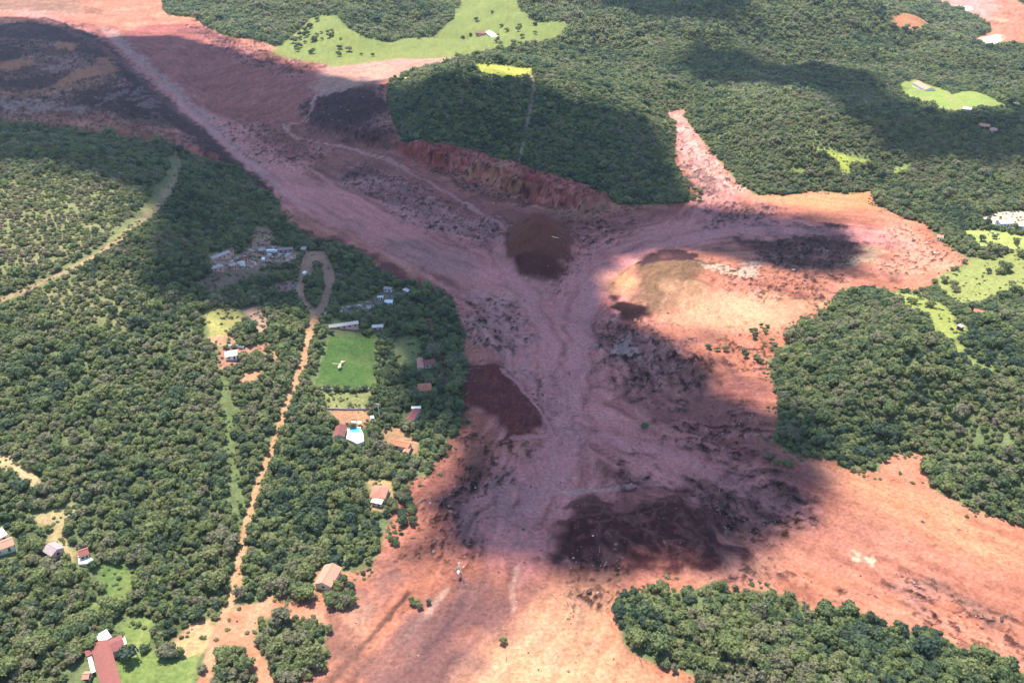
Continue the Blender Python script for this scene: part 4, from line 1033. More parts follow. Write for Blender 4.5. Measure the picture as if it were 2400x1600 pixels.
# buildings by the pitch
house('changing_room', 'long pale roofed shed behind the football pitch', (770,760), (841,764), 3.4, roof='shed', hw=2.6, rise=0.6, roof_m=M_DULL, wall_m=M_PLASTER_P, cat='shed')
house('changing_room', 'short pale shed behind the right corner of the pitch', (871,764), (899,767), 3.2, roof='shed', hw=2.4, rise=0.6, roof_m=M_CONC, wall_m=M_PLASTER_P, cat='shed')
house('house', 'bright white roofed house above the football pitch', (901,706), (921,707), 5.0, roof_m=M_SHEET_WHITE, wall_m=M_PLASTER_W, hw=2.8, rise=0.8)
house('shed', 'pale roofed shed near the edge of the mud above the pitch', (899,676), (919,678), 3.6, roof='shed', roof_m=M_SHEET_GREY, wall_m=M_PLASTER_W, hw=2.4, rise=0.5, cat='shed')
house('shed', 'low grey shed left of the bright white roofed house', (884,696), (899,697), 3.0, roof='flat', roof_m=M_CONC, wall_m=M_PLASTER_W, hw=2.2, cat='shed')
house('shed', 'broken pale shed right of the bright white roofed house', (946,678), (960,684), 3.4, roof='shed', roof_m=M_CONC, wall_m=M_PLASTER_P, hw=2.2, rise=0.4, cat='shed')
# works yard
house('workshop', 'pale roofed workshop in the works yard', (604,584), (621,585), 6.0, roof_m=M_DULL, wall_m=M_PLASTER_P, rise=0.8, cat='workshop')
house('workshop', 'pale roofed building at the head of the loop road', (706,582), (718,582), 6.5, roof_m=M_DULL, wall_m=M_PLASTER_P, rise=0.8, cat='workshop')
house('long_shed', 'long grey brown shed beside the works yard', (651,582), (687,584), 4.5, roof_m=M_SHEET_GREY, wall_m=M_PLASTER_P, rise=0.7, cat='shed')
house('long_shed', 'long pale roofed shed at the lower left of the works', (494,625), (523,627), 4.0, roof='shed', rise=0.5, roof_m=M_DULL, wall_m=M_PLASTER_P, cat='shed')
house('long_shed', 'long pale shed in the ruined upper row of the works', (494,598), (540,599), 3.4, roof='shed', rise=0.5, roof_m=M_DULL, wall_m=M_PLASTER_P, cat='shed')
house('long_shed', 'dark roofed row shed at the top left of the works', (508,589), (546,591), 4.4, roof_m=M_TILE_DARK, wall_m=M_PLASTER_P, rise=0.7, cat='shed')
house('shed', 'square pale shed below the ruined rows of the works', (537,620), (553,621), 4.5, roof='flat', roof_m=M_DULL, wall_m=M_PLASTER_P, cat='shed')
house('shed', 'brown roofed shed in the middle of the works', (560,604), (580,606), 4.2, roof_m=M_TILE_DARK, wall_m=M_PLASTER_P, rise=0.7, cat='shed')
# distant farms
house('farmhouse', 'tan farmhouse on the bright far pasture', (1146,74), (1166,80), 14, hw=3.5, roof_m=M_PLASTER, wall_m=M_PLASTER)
house('farmhouse', 'dark ruined farmhouse beside the tan one on the pasture', (1118,80), (1140,76), 11, hw=3.5, roof_m=M_TILE_DARK, wall_m=M_PLASTER_P)
house('farmhouse', 'pink roofed farmhouse above the far green field', (2150,197), (2182,207), 14, hw=4, roof_m=M_TILE_PALE, wall_m=M_PLASTER_W)
house('barn', 'white barn on the lower edge of the far green field', (2257,254), (2278,257), 8, hw=3.5, roof_m=M_SHEET_WHITE, wall_m=M_PLASTER_W, cat='barn')
house('house', 'salmon roofed house in the shaded far wood', (2296,292), (2320,297), 8, hw=3.5, roof_m=M_TILE_PALE, wall_m=M_PLASTER)
house('house', 'second salmon roofed house lower in the shaded far wood', (2322,302), (2336,307), 8, hw=3.5, roof_m=M_TILE_PALE, wall_m=M_PLASTER)
house('house', 'white roofed house on the pale clearing at the right edge', (2338,522), (2372,520), 8, hw=3.4, roof_m=M_SHEET_WHITE, wall_m=M_PLASTER_W)
house('house', 'white walled house at the very edge right of the pale clearing', (2384,526), (2410,528), 9, hw=3.4, roof_m=M_SHEET_WHITE, wall_m=M_PLASTER_W)
house('shed', 'dark roofed cattle shed on the bright green meadow', (2245,763), (2258,768), 3.2, hw=2.4, roof='shed', rise=0.5, roof_m=M_SHEET_GREY, wall_m=M_WOOD, cat='shed')
house('house', 'pink walled house where the mud meets the right pasture', (2196,553), (2212,556), 6, hw=3, roof_m=M_TILE_PALE, wall_m=M_PLASTER_W)
house('shed', 'rusty soil coloured shed in the right wood', (2282,727), (2306,733), 5, hw=2.5, roof_m=M_TILE_ORANGE, wall_m=M_PLASTER_P, cat='shed')

# swimming pool
t, Q = slab_thing('swimming_pool', 'turquoise swimming pool in white paving', 'swimming pool', [(814,1006),(844,1004),(852,1020),(854,1040),(838,1046),(826,1038),(811,1030)], 0.25, M_DECK)
pc = np.array(L1(832, 1010)); c0 = np.array([t.location.x, t.location.y])
q = pc - c0
M_POOL = paint('pool_water', (0.12, 0.62, 0.70), 0.08, 0.1, 1.5, spec=0.5)
box('water', q[0] - 2.6, q[0] + 2.6, q[1] - 2.2, q[1] + 2.2, 0.0, 0.262, M_POOL, t)
for (x0, x1, y0, y1) in ((-3.0, 3.0, 2.2, 2.6), (-3.0, 3.0, -2.6, -2.2), (-3.0, -2.6, -2.2, 2.2), (2.6, 3.0, -2.2, 2.2)):
    box('coping', q[0] + x0, q[0] + x1, q[1] + y0, q[1] + y1, 0.1, 0.32, M_PLASTER_W, t)
def parasol(px, py, label):
    x, y = L1(px, py)
    root = empty('parasol', (x, y, float(hgt(x, y)))); tag(root, label, 'parasol', 'parasols by the pool')
    n = 8; v = [(0, 0, 2.6)] + [(1.4 * math.cos(6.283 * k / n), 1.4 * math.sin(6.283 * k / n), 2.1) for k in range(n)]
    v += [(0, 0, 2.55)] + [(1.4 * math.cos(6.283 * k / n), 1.4 * math.sin(6.283 * k / n), 2.05) for k in range(n)]
    f = [(0, 1 + k, 1 + (k + 1) % n) for k in range(n)] + [(9, 10 + (k + 1) % n, 10 + k) for k in range(n)] + [(1 + k, 10 + k, 10 + (k + 1) % n, 1 + (k + 1) % n) for k in range(n)]
    mesh_obj('canopy', v, f, M_PLASTER_W, root)
    box('pole', -0.04, 0.04, -0.04, 0.04, -0.3, 2.55, M_WOOD, root)
parasol(829, 996, 'white parasol at the head of the pool, left of two')
parasol(843, 997, 'white parasol at the head of the pool, right of two')

# boundary walls and fences
def wall_run(name, label, pts, h, th, mat, cat, post=None):
    P = land(pts); c = P.mean(0); z0 = float(hgt(c[0], c[1]))
    root = empty(name, (float(c[0]), float(c[1]), z0)); tag(root, label, cat)
    for a, b in zip(P[:-1], P[1:]):
        d = b - a; L = np.hypot(*d); n = np.array([-d[1], d[0]]) / L * th / 2
        za, zb = float(hgt(*a)) - z0, float(hgt(*b)) - z0
        A, B = a - c, b - c
        v = [(*(A - n), za - .5), (*(B - n), zb - .5), (*(B + n), zb - .5), (*(A + n), za - .5), (*(A - n), za + h), (*(B - n), zb + h), (*(B + n), zb + h), (*(A + n), za + h)]
        mesh_obj('wall_panel' if post is None else 'rail', v, BOXF, mat, root)
        if post:
            k = max(2, int(L / post))
            for i in range(k):
                p = A + (B - A) * (i / k); z = za + (zb - za) * i / k
                box('post', p[0] - .08, p[0] + .08, p[1] - .08, p[1] + .08, z - .3, z + h + .15, M_WOOD, root)
    return root
wall_run('retaining_wall', 'low pale wall along the near end of the football pitch', [(735,913),(800,914),(872,914)], 0.8, 0.4, M_CONC, 'wall')
wall_run('boundary_wall', 'pale slanting wall from the road junction past the debris', [(757,748),(772,728),(793,702)], 1.6, 0.5, M_CONC, 'wall')
wall_run('boundary_wall', 'grey wall behind the white roofed clearing house', [(533,817),(552,815),(572,819)], 1.8, 0.3, M_PLASTER_W, 'wall')
wall_run('boundary_wall', 'low wall between the yellow lawn and the brown yard', [(768,961),(815,961),(863,962)], 1.0, 0.3, M_SHEET_GREY, 'wall')
# floodlight pole
x, y = L1(890, 985)
pl = empty('light_pole', (x, y, float(hgt(x, y)))); tag(pl, 'tall pale floodlight pole beside the trees near the pool', 'light pole')
box('pole', -0.12, 0.12, -0.12, 0.12, -0.5, 11.0, M_PLASTER_W, pl)
box('crossarm', -0.9, 0.9, -0.08, 0.08, 10.6, 10.8, M_PLASTER_W, pl)
for s in (-0.8, 0.45): box('lamp', s, s + 0.4, -0.25, 0.1, 10.81, 11.15, M_CONC, pl)

# ---- vehicles
M_CARW = paint('white_car_paint', (0.80, 0.80, 0.80), 0.3, 0.03, 1, spec=0.5)
M_CARS = paint('silver_car_paint', (0.55, 0.56, 0.58), 0.3, 0.03, 1, spec=0.5)
M_TYRE = paint('tyre_rubber', (0.03, 0.03, 0.03), 0.9, 0.1, 1)
M_YEL = paint('yellow_machine_paint', (0.55, 0.33, 0.06), 0.5, 0.1, 1)
def vehicle(name, label, cat, px, py, rz, paintm, van=False, group=None):
    x, y = L1(px, py)
    root = empty(name, (x, y, float(hgt(x, y)) + 0.1), rz); tag(root, label, cat, group)
    L, Wd = (5.2, 2.0) if van else (4.3, 1.75)
    prof = [(-L/2, .45), (-L/2, 1.0), (-L/2 + .25, 1.05), (L/2 - 1.0, 1.0), (L/2 - .05, .85), (L/2, .45)]
    if van: prof = [(-L/2, .4), (-L/2, 2.1), (L/2 - 1.5, 2.15), (L/2 - .8, 1.2), (L/2, 1.0), (L/2, .4)]
    n = len(prof)
    v = [(a, -Wd / 2, b) for a, b in prof] + [(a, Wd / 2, b) for a, b in prof]
    mesh_obj('body', v, [tuple(range(n))[::-1], tuple(range(n, 2 * n))] + [(i, (i + 1) % n, n + (i + 1) % n, n + i)[::-1] for i in range(n)], paintm, root)
    if not van:
        c = [(-L/2 + .5, 1.04), (-L/2 + 1.0, 1.5), (L/2 - 1.9, 1.5), (L/2 - 1.1, 1.0)]
        v = [(a, -Wd / 2 + .12, b) for a, b in c] + [(a, Wd / 2 - .12, b) for a, b in c]
        mesh_obj('cabin', v, [(3,2,1,0),(4,5,6,7),(0,1,5,4),(1,2,6,5),(2,3,7,6),(3,0,4,7)], M_GLASS, root)
        box('roof_panel', -L/2 + 1.0, L/2 - 1.9, -Wd/2 + .13, Wd/2 - .13, 1.503, 1.54, paintm, root)
    else:
        mesh_obj('windscreen', [(L/2 - 1.47, -.85, 2.1), (L/2 - 1.47, .85, 2.1), (L/2 - .79, .85, 1.24), (L/2 - .79, -.85, 1.24)], [(0,3,2,1)], M_GLASS, root)
    for sx in (-1, 1):
        for sy in (-1, 1):
            k = 10; cx, cy = sx * (L / 2 - .85), sy * (Wd / 2 - .08)
            v = [(cx + .33 * math.cos(6.283 * i / k), cy - .11, .33 + .33 * math.sin(6.283 * i / k)) for i in range(k)] + [(cx + .33 * math.cos(6.283 * i / k), cy + .11, .33 + .33 * math.sin(6.283 * i / k)) for i in range(k)]
            mesh_obj('wheel', v, [tuple(range(k)), tuple(range(k, 2 * k))[::-1]] + [(i, i + k, (i + 1) % k + k, (i + 1) % k) for i in range(k)], M_TYRE, root)
    KEEPOUT.append((x, y, 3.5))
    return root
vehicle('parked_van', 'white van parked on the left arm of the loop road', 'van', 715, 644, math.radians(80), M_CARW, True)
vehicle('parked_van', 'white van at the left edge of the works yard', 'van', 618, 611, math.radians(100), M_CARW, True)
vehicle('parked_car', 'white car below the long brown shed, leftmost of three', 'car', 631, 600, math.radians(70), M_CARW, group='cars in the works yard')
vehicle('parked_car', 'silver car below the long brown shed, middle of three', 'car', 655, 600, math.radians(75), M_CARS, group='cars in the works yard')
vehicle('parked_car', 'white car below the long brown shed, rightmost of three', 'car', 675, 599, math.radians(70), M_CARW, group='cars in the works yard')
def truck(label, px, py, rz):
    x, y = L1(px, py)
    root = empty('truck', (x, y, float(hgt(x, y)) + .1), rz); tag(root, label, 'truck')
    box('chassis', -4.2, 4.2, -1.0, 1.0, .6, .9, M_TYRE, root)
    box('cargo_box', -4.2, 2.0, -1.2, 1.2, .905, 3.1, M_CARW, root)
    cb = mesh_obj('cab', [(2.2, -1.15, .905), (4.2, -1.15, .905), (4.2, 1.15, .905), (2.2, 1.15, .905), (2.2, -1.15, 2.6), (3.8, -1.15, 2.6), (3.8, 1.15, 2.6), (2.2, 1.15, 2.6)], BOXF, M_CARW, root)
    mesh_obj('windscreen', [(3.88, -1, 2.45), (3.88, 1, 2.45), (4.15, 1, 1.6), (4.15, -1, 1.6)], [(0,3,2,1)], M_GLASS, cb)
    for cx in (-3.2, -2.1, 3.1):
        for sy in (-1, 1):
            k = 10; cy = sy * 1.0
            v = [(cx + .48 * math.cos(6.283 * i / k), cy - .15, .48 + .48 * math.sin(6.283 * i / k)) for i in range(k)] + [(cx + .48 * math.cos(6.283 * i / k), cy + .15, .48 + .48 * math.sin(6.283 * i / k)) for i in range(k)]
            mesh_obj('wheel', v, [tuple(range(k)), tuple(range(k, 2 * k))[::-1]] + [(i, i + k, (i + 1) % k + k, (i + 1) % k) for i in range(k)], M_TYRE, root)
truck('white box truck standing in front of the long brown shed', 639, 594, math.radians(8))
# pale round tank in the works
x, y = L1(566, 623)
tk = empty('water_tank', (x, y, float(hgt(x, y)))); tag(tk, 'pale round water tank in the works yard', 'tank')
k = 16
v = [(2.6 * math.cos(6.283 * i / k), 2.6 * math.sin(6.283 * i / k), -0.5) for i in range(k)] + [(2.6 * math.cos(6.283 * i / k), 2.6 * math.sin(6.283 * i / k), 2.6) for i in range(k)]
mesh_obj('shell', v, [(i, (i + 1) % k, k + (i + 1) % k, k + i) for i in range(k)], M_PLASTER_W, tk)
v = [(2.75 * math.cos(6.283 * i / k), 2.75 * math.sin(6.283 * i / k), 2.6) for i in range(k)] + [(0, 0, 3.4)]
mesh_obj('lid', v, [(i, (i + 1) % k, k) for i in range(k)] + [tuple(range(k))[::-1]], M_CONC, tk)

# ---- helicopters
def helicopter(name, label, px, py, alt, rz, body_m, nose_m, tail_m, blade_m):
    x, y = L1(px, py, alt)
    root = empty(name, (x, y, float(hgt(x, y)) + alt), rz); tag(root, label, 'helicopter')
    def hull(name, rings, mat, n=12):
        V, F = [], []
        for (cx, cz, ry, rzz) in rings:
            for i in range(n):
                a = 6.28318 * i / n; V.append((cx, ry * math.cos(a), cz + rzz * math.sin(a)))
        for j in range(len(rings) - 1):
            for i in range(n):
                F.append((j * n + i, j * n + (i + 1) % n, (j + 1) * n + (i + 1) % n, (j + 1) * n + i))
        F.append(tuple(range(n))[::-1]); F.append(tuple(range((len(rings) - 1) * n, len(rings) * n)))
        return mesh_obj(name, V, F, mat, root, smooth=True)
    hull('fuselage', [(-2.4, 1.9, .35, .4), (-1.6, 1.6, .8, .8), (-.3, 1.45, 1.05, 1.05), (1.0, 1.45, 1.05, 1.05)], body_m)
    hull('nose', [(1.003, 1.45, 1.04, 1.04), (1.8, 1.3, .92, .85), (2.5, 1.1, .5, .45), (2.75, 1.05, .12, .12)], nose_m)
    hull('engine_cowl', [(-1.7, 2.35, .3, .25), (-.8, 2.5, .55, .4), (.5, 2.5, .5, .38), (1.0, 2.4, .2, .2)], body_m)
    hull('tail_boom', [(-7.0, 2.1, .14, .16), (-4.5, 2.0, .22, .26), (-2.3, 1.9, .36, .42)], tail_m)
    mesh_obj('tail_fin', [(-7.3, -.06, 3.3), (-6.7, -.06, 3.3), (-6.2, -.06, 2.1), (-6.9, -.06, 1.5), (-7.3, .06, 3.3), (-6.7, .06, 3.3), (-6.2, .06, 2.1), (-6.9, .06, 1.5)], [(0,1,2,3),(7,6,5,4),(0,4,5,1),(1,5,6,2),(2,6,7,3),(3,7,4,0)], tail_m, root)
    box('tailplane', -5.9, -5.4, -1.1, 1.1, 1.95, 2.02, tail_m, root)
    box('rotor_mast', -.1, .1, -.1, .1, 2.85, 3.35, M_TYRE, root)
    for k in range(3):
        a = 0.5 + k * 2.0944
        c, s = math.cos(a), math.sin(a)
        v = [(c * r_ - s * w_, s * r_ + c * w_, z_) for z_ in (3.30, 3.36) for r_, w_ in ((.2, -.17), (5.3, -.17), (5.3, .17), (.2, .17))]
        mesh_obj('rotor_blade', v, BOXF, blade_m, root)
    for k in range(2):
        a = 0.4 + k * 3.1416
        mesh_obj('tail_rotor_blade', [(-7.0 + math.cos(a + w_) * r_, .24, 2.2 + math.sin(a + w_) * r_) for r_, w_ in ((.05, 0), (.95, -.08), (.95, .08))], [(0,1,2)], blade_m, root)
    for s in (-1, 1):
        box('skid', -1.6, 2.1, s * 1.1 - .06, s * 1.1 + .06, 0.0, .12, M_TYRE, root)
        for xx in (-.8, 1.0):
            mesh_obj('skid_strut', boxv(xx - .05, xx + .05, min(s * .6, s * 1.1), max(s * .6, s * 1.1), .1, .75), BOXF, M_TYRE, root)
    return root
M_OLIVE = paint('dark_green_helicopter_paint', (0.09, 0.12, 0.075), 0.45, 0.1, 1)
M_CREAM = paint('cream_helicopter_paint', (0.56, 0.46, 0.33), 0.5, 0.08, 1)
M_BLADE = paint('rotor_blade_paint', (0.55, 0.52, 0.42), 0.5, 0.05, 1)
M_BLADE_D = paint('dark_rotor_blade_paint', (0.16, 0.17, 0.13), 0.5, 0.05, 1)
helicopter('helicopter', 'cream helicopter landed on the green football pitch', 797, 864, 0.15, math.radians(-96), M_CREAM, M_CREAM, M_CREAM, M_CREAM).scale = (0.9, 0.9, 0.9)
helicopter('helicopter', 'dark green helicopter with white nose hovering low over the mud', 1075, 1340, 3.0, math.radians(-90), M_OLIVE, M_CARW, M_PLASTER_P, M_BLADE_D).scale = (0.72, 0.72, 0.72)

# ================================================================== the woods
def depth_of(x, y, z): return y * math.cos(PITCH) + (CAMZ - z) * math.sin(PITCH)
allA, allB, allR = [], [], []
for (y0, y1, sp) in ((150, 520, 3.2), (520, 900, 3.4), (900, 1400, 4.4), (1400, 2000, 6.2), (2000, 2900, 10.0)):
    A, B = grow(y0, y1, sp)
    dens = fbm(A / 45, B / 45, 3, 81)
    k = rng.uniform(0, 1, A.shape) < np.clip(1.0 + 0.4 * dens, 0.6, 1.0)
    A, B = A[k], B[k]
    R = sp * (0.56 + 0.42 * rng.uniform(0, 1, A.shape) ** 1.6) * (1 + 0.30 * fbm(A / 30, B / 30, 2, 85))
    R = R * np.where(rng.uniform(0, 1, A.shape) < 0.10, rng.uniform(1.3, 1.9, A.shape), 1.0)
    bad = treeless_mask(A, B, 0.2)
    edge = treeless_mask(A, B, 1.8)
    R = np.where(edge, np.minimum(R, 2.4), R)
    for (kx, ky, kr) in KEEPOUT: bad |= (A - kx) ** 2 + (B - ky) ** 2 < (kr + 0.7) ** 2
    A, B, R = A[~bad], B[~bad], R[~bad]
    allA.append(A); allB.append(B); allR.append(R)
TA, TB, TR = map(np.concatenate, (allA, allB, allR))
# scrub in the open: the wooded islets in the mud and single trees on the pastures
def islet(px, n, r0, r1):
    P = plane(px); lo, hi = P.min(0), P.max(0); out_ = []
    tries = 0
    while len(out_) < n and tries < 4000:
        tries += 1
        p = lo + (hi - lo) * rng.uniform(0, 1, 2)
        if inside(np.array([p[0]]), np.array([p[1]]), P)[0] and all((p[0] - o_[0]) ** 2 + (p[1] - o_[1]) ** 2 > (1.1 * r0) ** 2 for o_ in out_): out_.append((p[0], p[1], rng.uniform(r0, r1)))
    return out_
ISLETS = [('leafy tree in the narrow tree strip standing in the mud by the coral house', 'trees of the strip in the mud by the coral house', islet([(932,1150),(955,1150),(972,1200),(968,1235),(940,1240),(925,1225),(940,1195)], 12, 2.0, 3.0)),
          ('small bush at the lower end of the mud strip by the coral house', 'bushes below the coral house', islet([(912,1255),(925,1252),(932,1285),(920,1290)], 4, 1.3, 2.0)),
          ('olive tree just right of the salmon roofed house', 'trees right of the salmon house', islet([(785,1372),(815,1358),(832,1380),(828,1430),(790,1438),(750,1410)], 11, 2.0, 3.2)),
          ('drowned bush in the sunlit mud beside the right wood', 'bushes in the sunlit mud', islet([(1660,815),(1705,815),(1705,828),(1660,826)], 3, 1.8, 2.6) + islet([(1730,818),(1780,830),(1790,852),(1750,840)], 5, 1.8, 2.6) + islet([(1755,770),(1800,755),(1805,780),(1765,800)], 7, 1.6, 2.4) + islet([(1785,800),(1830,800),(1830,830),(1785,820)], 6, 1.8, 2.6)),
          ('lone dark bush standing in the purple mud', None, [(*plane([(1511,1003)])[0], 2.4)]),
          ('single bush in the pale mud near the lower edge', None, [(*plane([(1180,1506)])[0], 1.8)]),
          ('half buried bush in the dark mud below the helicopter', 'bushes below the helicopter', islet([(960,1410),(1010,1405),(1015,1425),(975,1430)], 5, 1.2, 1.9)),
          ('scrub tree lying along the shaded bank under the right wood', 'scrub along the shaded bank', islet([(1800,1070),(1860,1082),(1850,1096),(1800,1084)], 5, 1.5, 2.4)),
          ('bushy tree on the loop road island', 'trees of the loop road island', islet([(738,668),(757,656),(760,688),(746,710),(724,698),(718,686)], 15, 2.2, 3.2)),
          ('tree at the mud corner of the dark hill wood', 'trees at the mud corner of the hill wood', islet([(1622,448),(1650,452),(1655,470),(1625,474)], 6, 2.6, 3.6))]
SINGLES = [(300,1535,4.0,'round green tree on the lawn right of the long farmhouse'), (392,1523,4.0,'round tree casting shade beside the yellow soil yard'), (272,1488,3.2,'dark green tree behind the white flat roofed annex'),
 (336,1512,2.2,'small brownish tree between the two round lawn trees'), (582,838,0,'')]
SINGLES = [s for s in SINGLES if s[2] > 0]
CLUMPS = [('vivid green tree of the square grove by the white clearing house', 'grove by the white clearing house', land([(568,838),(600,832),(616,840),(616,866),(572,868)]), 14, 2.4, 3.2)]
PASTURE = [(2352,637,5.5),(2358,632,4.5),(2346,642,4.0),(2316,640,2.6),(2212,662,3.6),(2234,672,3.4),(2238,684,3.2),(2352,590,3.2),(2390,600,4.5),(2400,605,4.2),(2370,668,2.6),(2130,708,2.4),(2140,712,3.0),(2182,720,3.4),(2174,718,2.6),(2100,700,2.4),(2154,698,2.0),(2090,696,2.4),(2150,730,2.2),(2190,662,2.6),(2176,684,2.8),(2200,690,2.6),(2300,565,3.4),(2380,570,3.0),(2330,560,2.6)]
for k in range(66):
    a_ = rng.integers(0, 5)
    cxy = [(720,100,45,25),(730,70,30,25),(1140,88,60,12),(990,100,200,25),(1200,60,60,25)][a_]
    PASTURE.append((rng.normal(cxy[0], cxy[2]), rng.normal(cxy[1], cxy[3]), rng.uniform(2.4, 5.5)))

def add_tree(x, y, R, label, group, k=None, name='tree', cat='tree'):
    k = rng.integers(0, len(PROTO)) if k is None else k
    root = empty(name, (float(x), float(y), float(hgt(x, y))), float(rng.uniform(0, 6.28)))
    s = float(R); root.scale = (s, s, s * float(rng.uniform(0.85, 1.2)))
    tag(root, label, cat, group)
    for nm, me in (('trunk', PROTO[k][1]), ('crown', PROTO[k][0])):
        o = bpy.data.objects.new(nm, me); col.objects.link(o); o.parent = root
    return root

n_ind = 0
for label, group, pts in ISLETS:
    bush = 'bush' in label
    for (x, y, R) in pts:
        add_tree(x, y, R, label, group, name='bush' if bush else 'tree', cat='bush' if bush else 'tree'); n_ind += 1
for px, py, R, label in SINGLES:
    x, y = L1(px, py, 3.0); add_tree(x, y, R, label, None); n_ind += 1
for label, group, P, n, r0, r1 in CLUMPS:
    lo, hi = P.min(0), P.max(0); m = 0
    for _ in range(500):
        p = lo + (hi - lo) * rng.uniform(0, 1, 2)
        if inside(np.array([p[0]]), np.array([p[1]]), P)[0]:
            add_tree(p[0], p[1], rng.uniform(r0, r1), label, group); m += 1; n_ind += 1
            if m >= n: break
# the largest-looking trees of the woods become single trees
TZ = hgt(TA, TB)
SCR = [land(q_) for q_ in ([(-60,425),(60,412),(150,405),(250,432),(330,470),(345,500),(290,545),(200,600),(100,650),(0,690),(-60,720),(-60,560)], [(240,640),(300,600),(330,620),(300,700),(330,760),(260,800),(180,760),(120,790),(60,700),(140,660)], [(1880,300),(1990,330),(2080,370),(2000,400),(1900,330)])]
scr = np.zeros(len(TA))
for P_ in SCR: scr = np.maximum(scr, sstep(-20, 20, sdf(TA, TB, P_, 60.0) + 22 * fbm(TA / 30, TB / 30, 3, 131)))
scr = np.maximum(scr, 0.6 * sstep(0.25, 0.6, fbm(TA / 55, TB / 55, 3, 133)))
SPEC = (rng.uniform(0, 1, len(TA)) < scr * 0.8).astype(int)
keep_ = ~((scr > 0.5) & (rng.uniform(0, 1, len(TA)) < 0.3 * scr))
TR = np.where(SPEC == 1, TR * 0.8, TR) * np.where(scr > 0.7, 0.85, 1.0)
TA, TB, TR, TZ, SPEC = TA[keep_], TB[keep_], TR[keep_], TZ[keep_], SPEC[keep_]
dz = depth_of(TA, TB, TZ)
sx = W0 / 2 + FPX * TA / dz
sy = H0 / 2 - FPX * ((TB * math.sin(PITCH)) - (CAMZ - TZ) * math.cos(PITCH)) / dz
seen = (sx > 8) & (sx < W0 - 8) & (sy > 0) & (sy < H0 - 4)
size = np.where(seen, TR / dz, 0)
NSINGLE = 300 - n_ind - 70
order = np.argsort(-size)[:NSINGLE]
single = np.zeros(len(TA), bool); single[order] = True
def wood_label(px, py):
    if px > 1300: return ('tree of the green wood along the lower right edge', 'trees of the lower right wood')
    if px > 575 and py > 1395: return ('tree of the clump between the lower dirt road arms and the mud', 'trees of the clump by the mud')
    if px > 545: return ('tree of the dense wood between the straight road and the mud', 'trees between the road and the mud')
    if px < 235: return ('tree of the wood left of the long red farmhouse', 'trees left of the farmhouse')
    return ('tree of the wood left of the straight dirt road', 'trees left of the dirt road')
for i in order:
    l, g = wood_label(sx[i], sy[i])
    add_tree(TA[i], TB[i], TR[i], l, g)

# ---- the rest: each wood one mass
def scatter(name, label, x, y, z, s, coll, sz=None, kind='stuff', tilt=0.0, sp=0):
    me = bpy.data.meshes.new(name)
    n = len(x)
    me.vertices.add(n)
    me.vertices.foreach_set('co', np.stack([x, y, z], 1).astype(np.float32).ravel())
    a = me.attributes.new('pick', 'INT', 'POINT'); a.data.foreach_set('value', (rng.integers(0, 9, n) + 9 * np.asarray(sp, int)).astype(np.int32))
    rv = np.stack([rng.uniform(-tilt, tilt, n), rng.uniform(-tilt, tilt, n), rng.uniform(0, 6.283, n)], 1)
    a = me.attributes.new('turn', 'FLOAT_VECTOR', 'POINT'); a.data.foreach_set('vector', rv.astype(np.float32).ravel())
    sv = np.stack([s, s, s * (rng.uniform(0.8, 1.25, n) if sz is None else sz)], 1)
    a = me.attributes.new('size', 'FLOAT_VECTOR', 'POINT'); a.data.foreach_set('vector', sv.astype(np.float32).ravel())
    o = bpy.data.objects.new(name, me); col.objects.link(o)
    ng = bpy.data.node_groups.new(name + '_nodes', 'GeometryNodeTree')
    ng.interface.new_socket('Geometry', in_out='INPUT', socket_type='NodeSocketGeometry')
    ng.interface.new_socket('Geometry', in_out='OUTPUT', socket_type='NodeSocketGeometry')
    gi = ng.nodes.new('NodeGroupInput'); go = ng.nodes.new('NodeGroupOutput')
    ip = ng.nodes.new('GeometryNodeInstanceOnPoints')
    ci = ng.nodes.new('GeometryNodeCollectionInfo'); ci.inputs['Collection'].default_value = coll
    ci.inputs['Separate Children'].default_value = True; ci.inputs['Reset Children'].default_value = True
    def att(nm, t):
        q_ = ng.nodes.new('GeometryNodeInputNamedAttribute'); q_.data_type = t; q_.inputs['Name'].default_value = nm
        return [s_ for s_ in q_.outputs if s_.enabled][0]
    e2r = ng.nodes.new('FunctionNodeEulerToRotation')
    ng.links.new(gi.outputs[0], ip.inputs['Points']); ng.links.new(ci.outputs[0], ip.inputs['Instance'])
    ip.inputs['Pick Instance'].default_value = True
    ng.links.new(att('pick', 'INT'), ip.inputs['Instance Index'])
    ng.links.new(att('turn', 'FLOAT_VECTOR'), e2r.inputs[0]); ng.links.new(e2r.outputs[0], ip.inputs['Rotation'])
    ng.links.new(att('size', 'FLOAT_VECTOR'), ip.inputs['Scale'])
    ng.links.new(ip.outputs[0], go.inputs[0])
    md_ = o.modifiers.new('grow', 'NODES'); md_.node_group = ng
    tag(o, label, kind=kind)
    return o

rest = ~single
near = TB < 900
cls_w = np.full(len(TA), 4)
cls_w[(sx < 1110) & (sy > 290)] = 0
cls_w[(sx > 880) & (sx < 1640) & (sy > 140) & (sy < 500) & (md.shape[0] > 0)] = 1
cls_w[(sx > 1700) & (sy > 640) & (sy < 1300)] = 2
cls_w[(sx > 1300) & (sy > 1300)] = 3
WOODS = ['mixed green wood covering the left bank around the houses', 'dark green wood on the hill above the red scarp', 'bright green wood on the spur right of the mud', 'bushy green wood along the lower right edge', 'distant hazy woods on the far hills']
for w in range(5):
    for far, cc in ((False, near_coll), (True, far_coll)):
        m = rest & (cls_w == w) & (near != far)
        if m.sum() == 0: continue
        scatter('forest', WOODS[w] + (', its far side' if far and w in (0, 1, 2) else ', its near part' if not far and w in (1, 4) else ''), TA[m], TB[m], TZ[m], TR[m], cc, sp=SPEC[m])
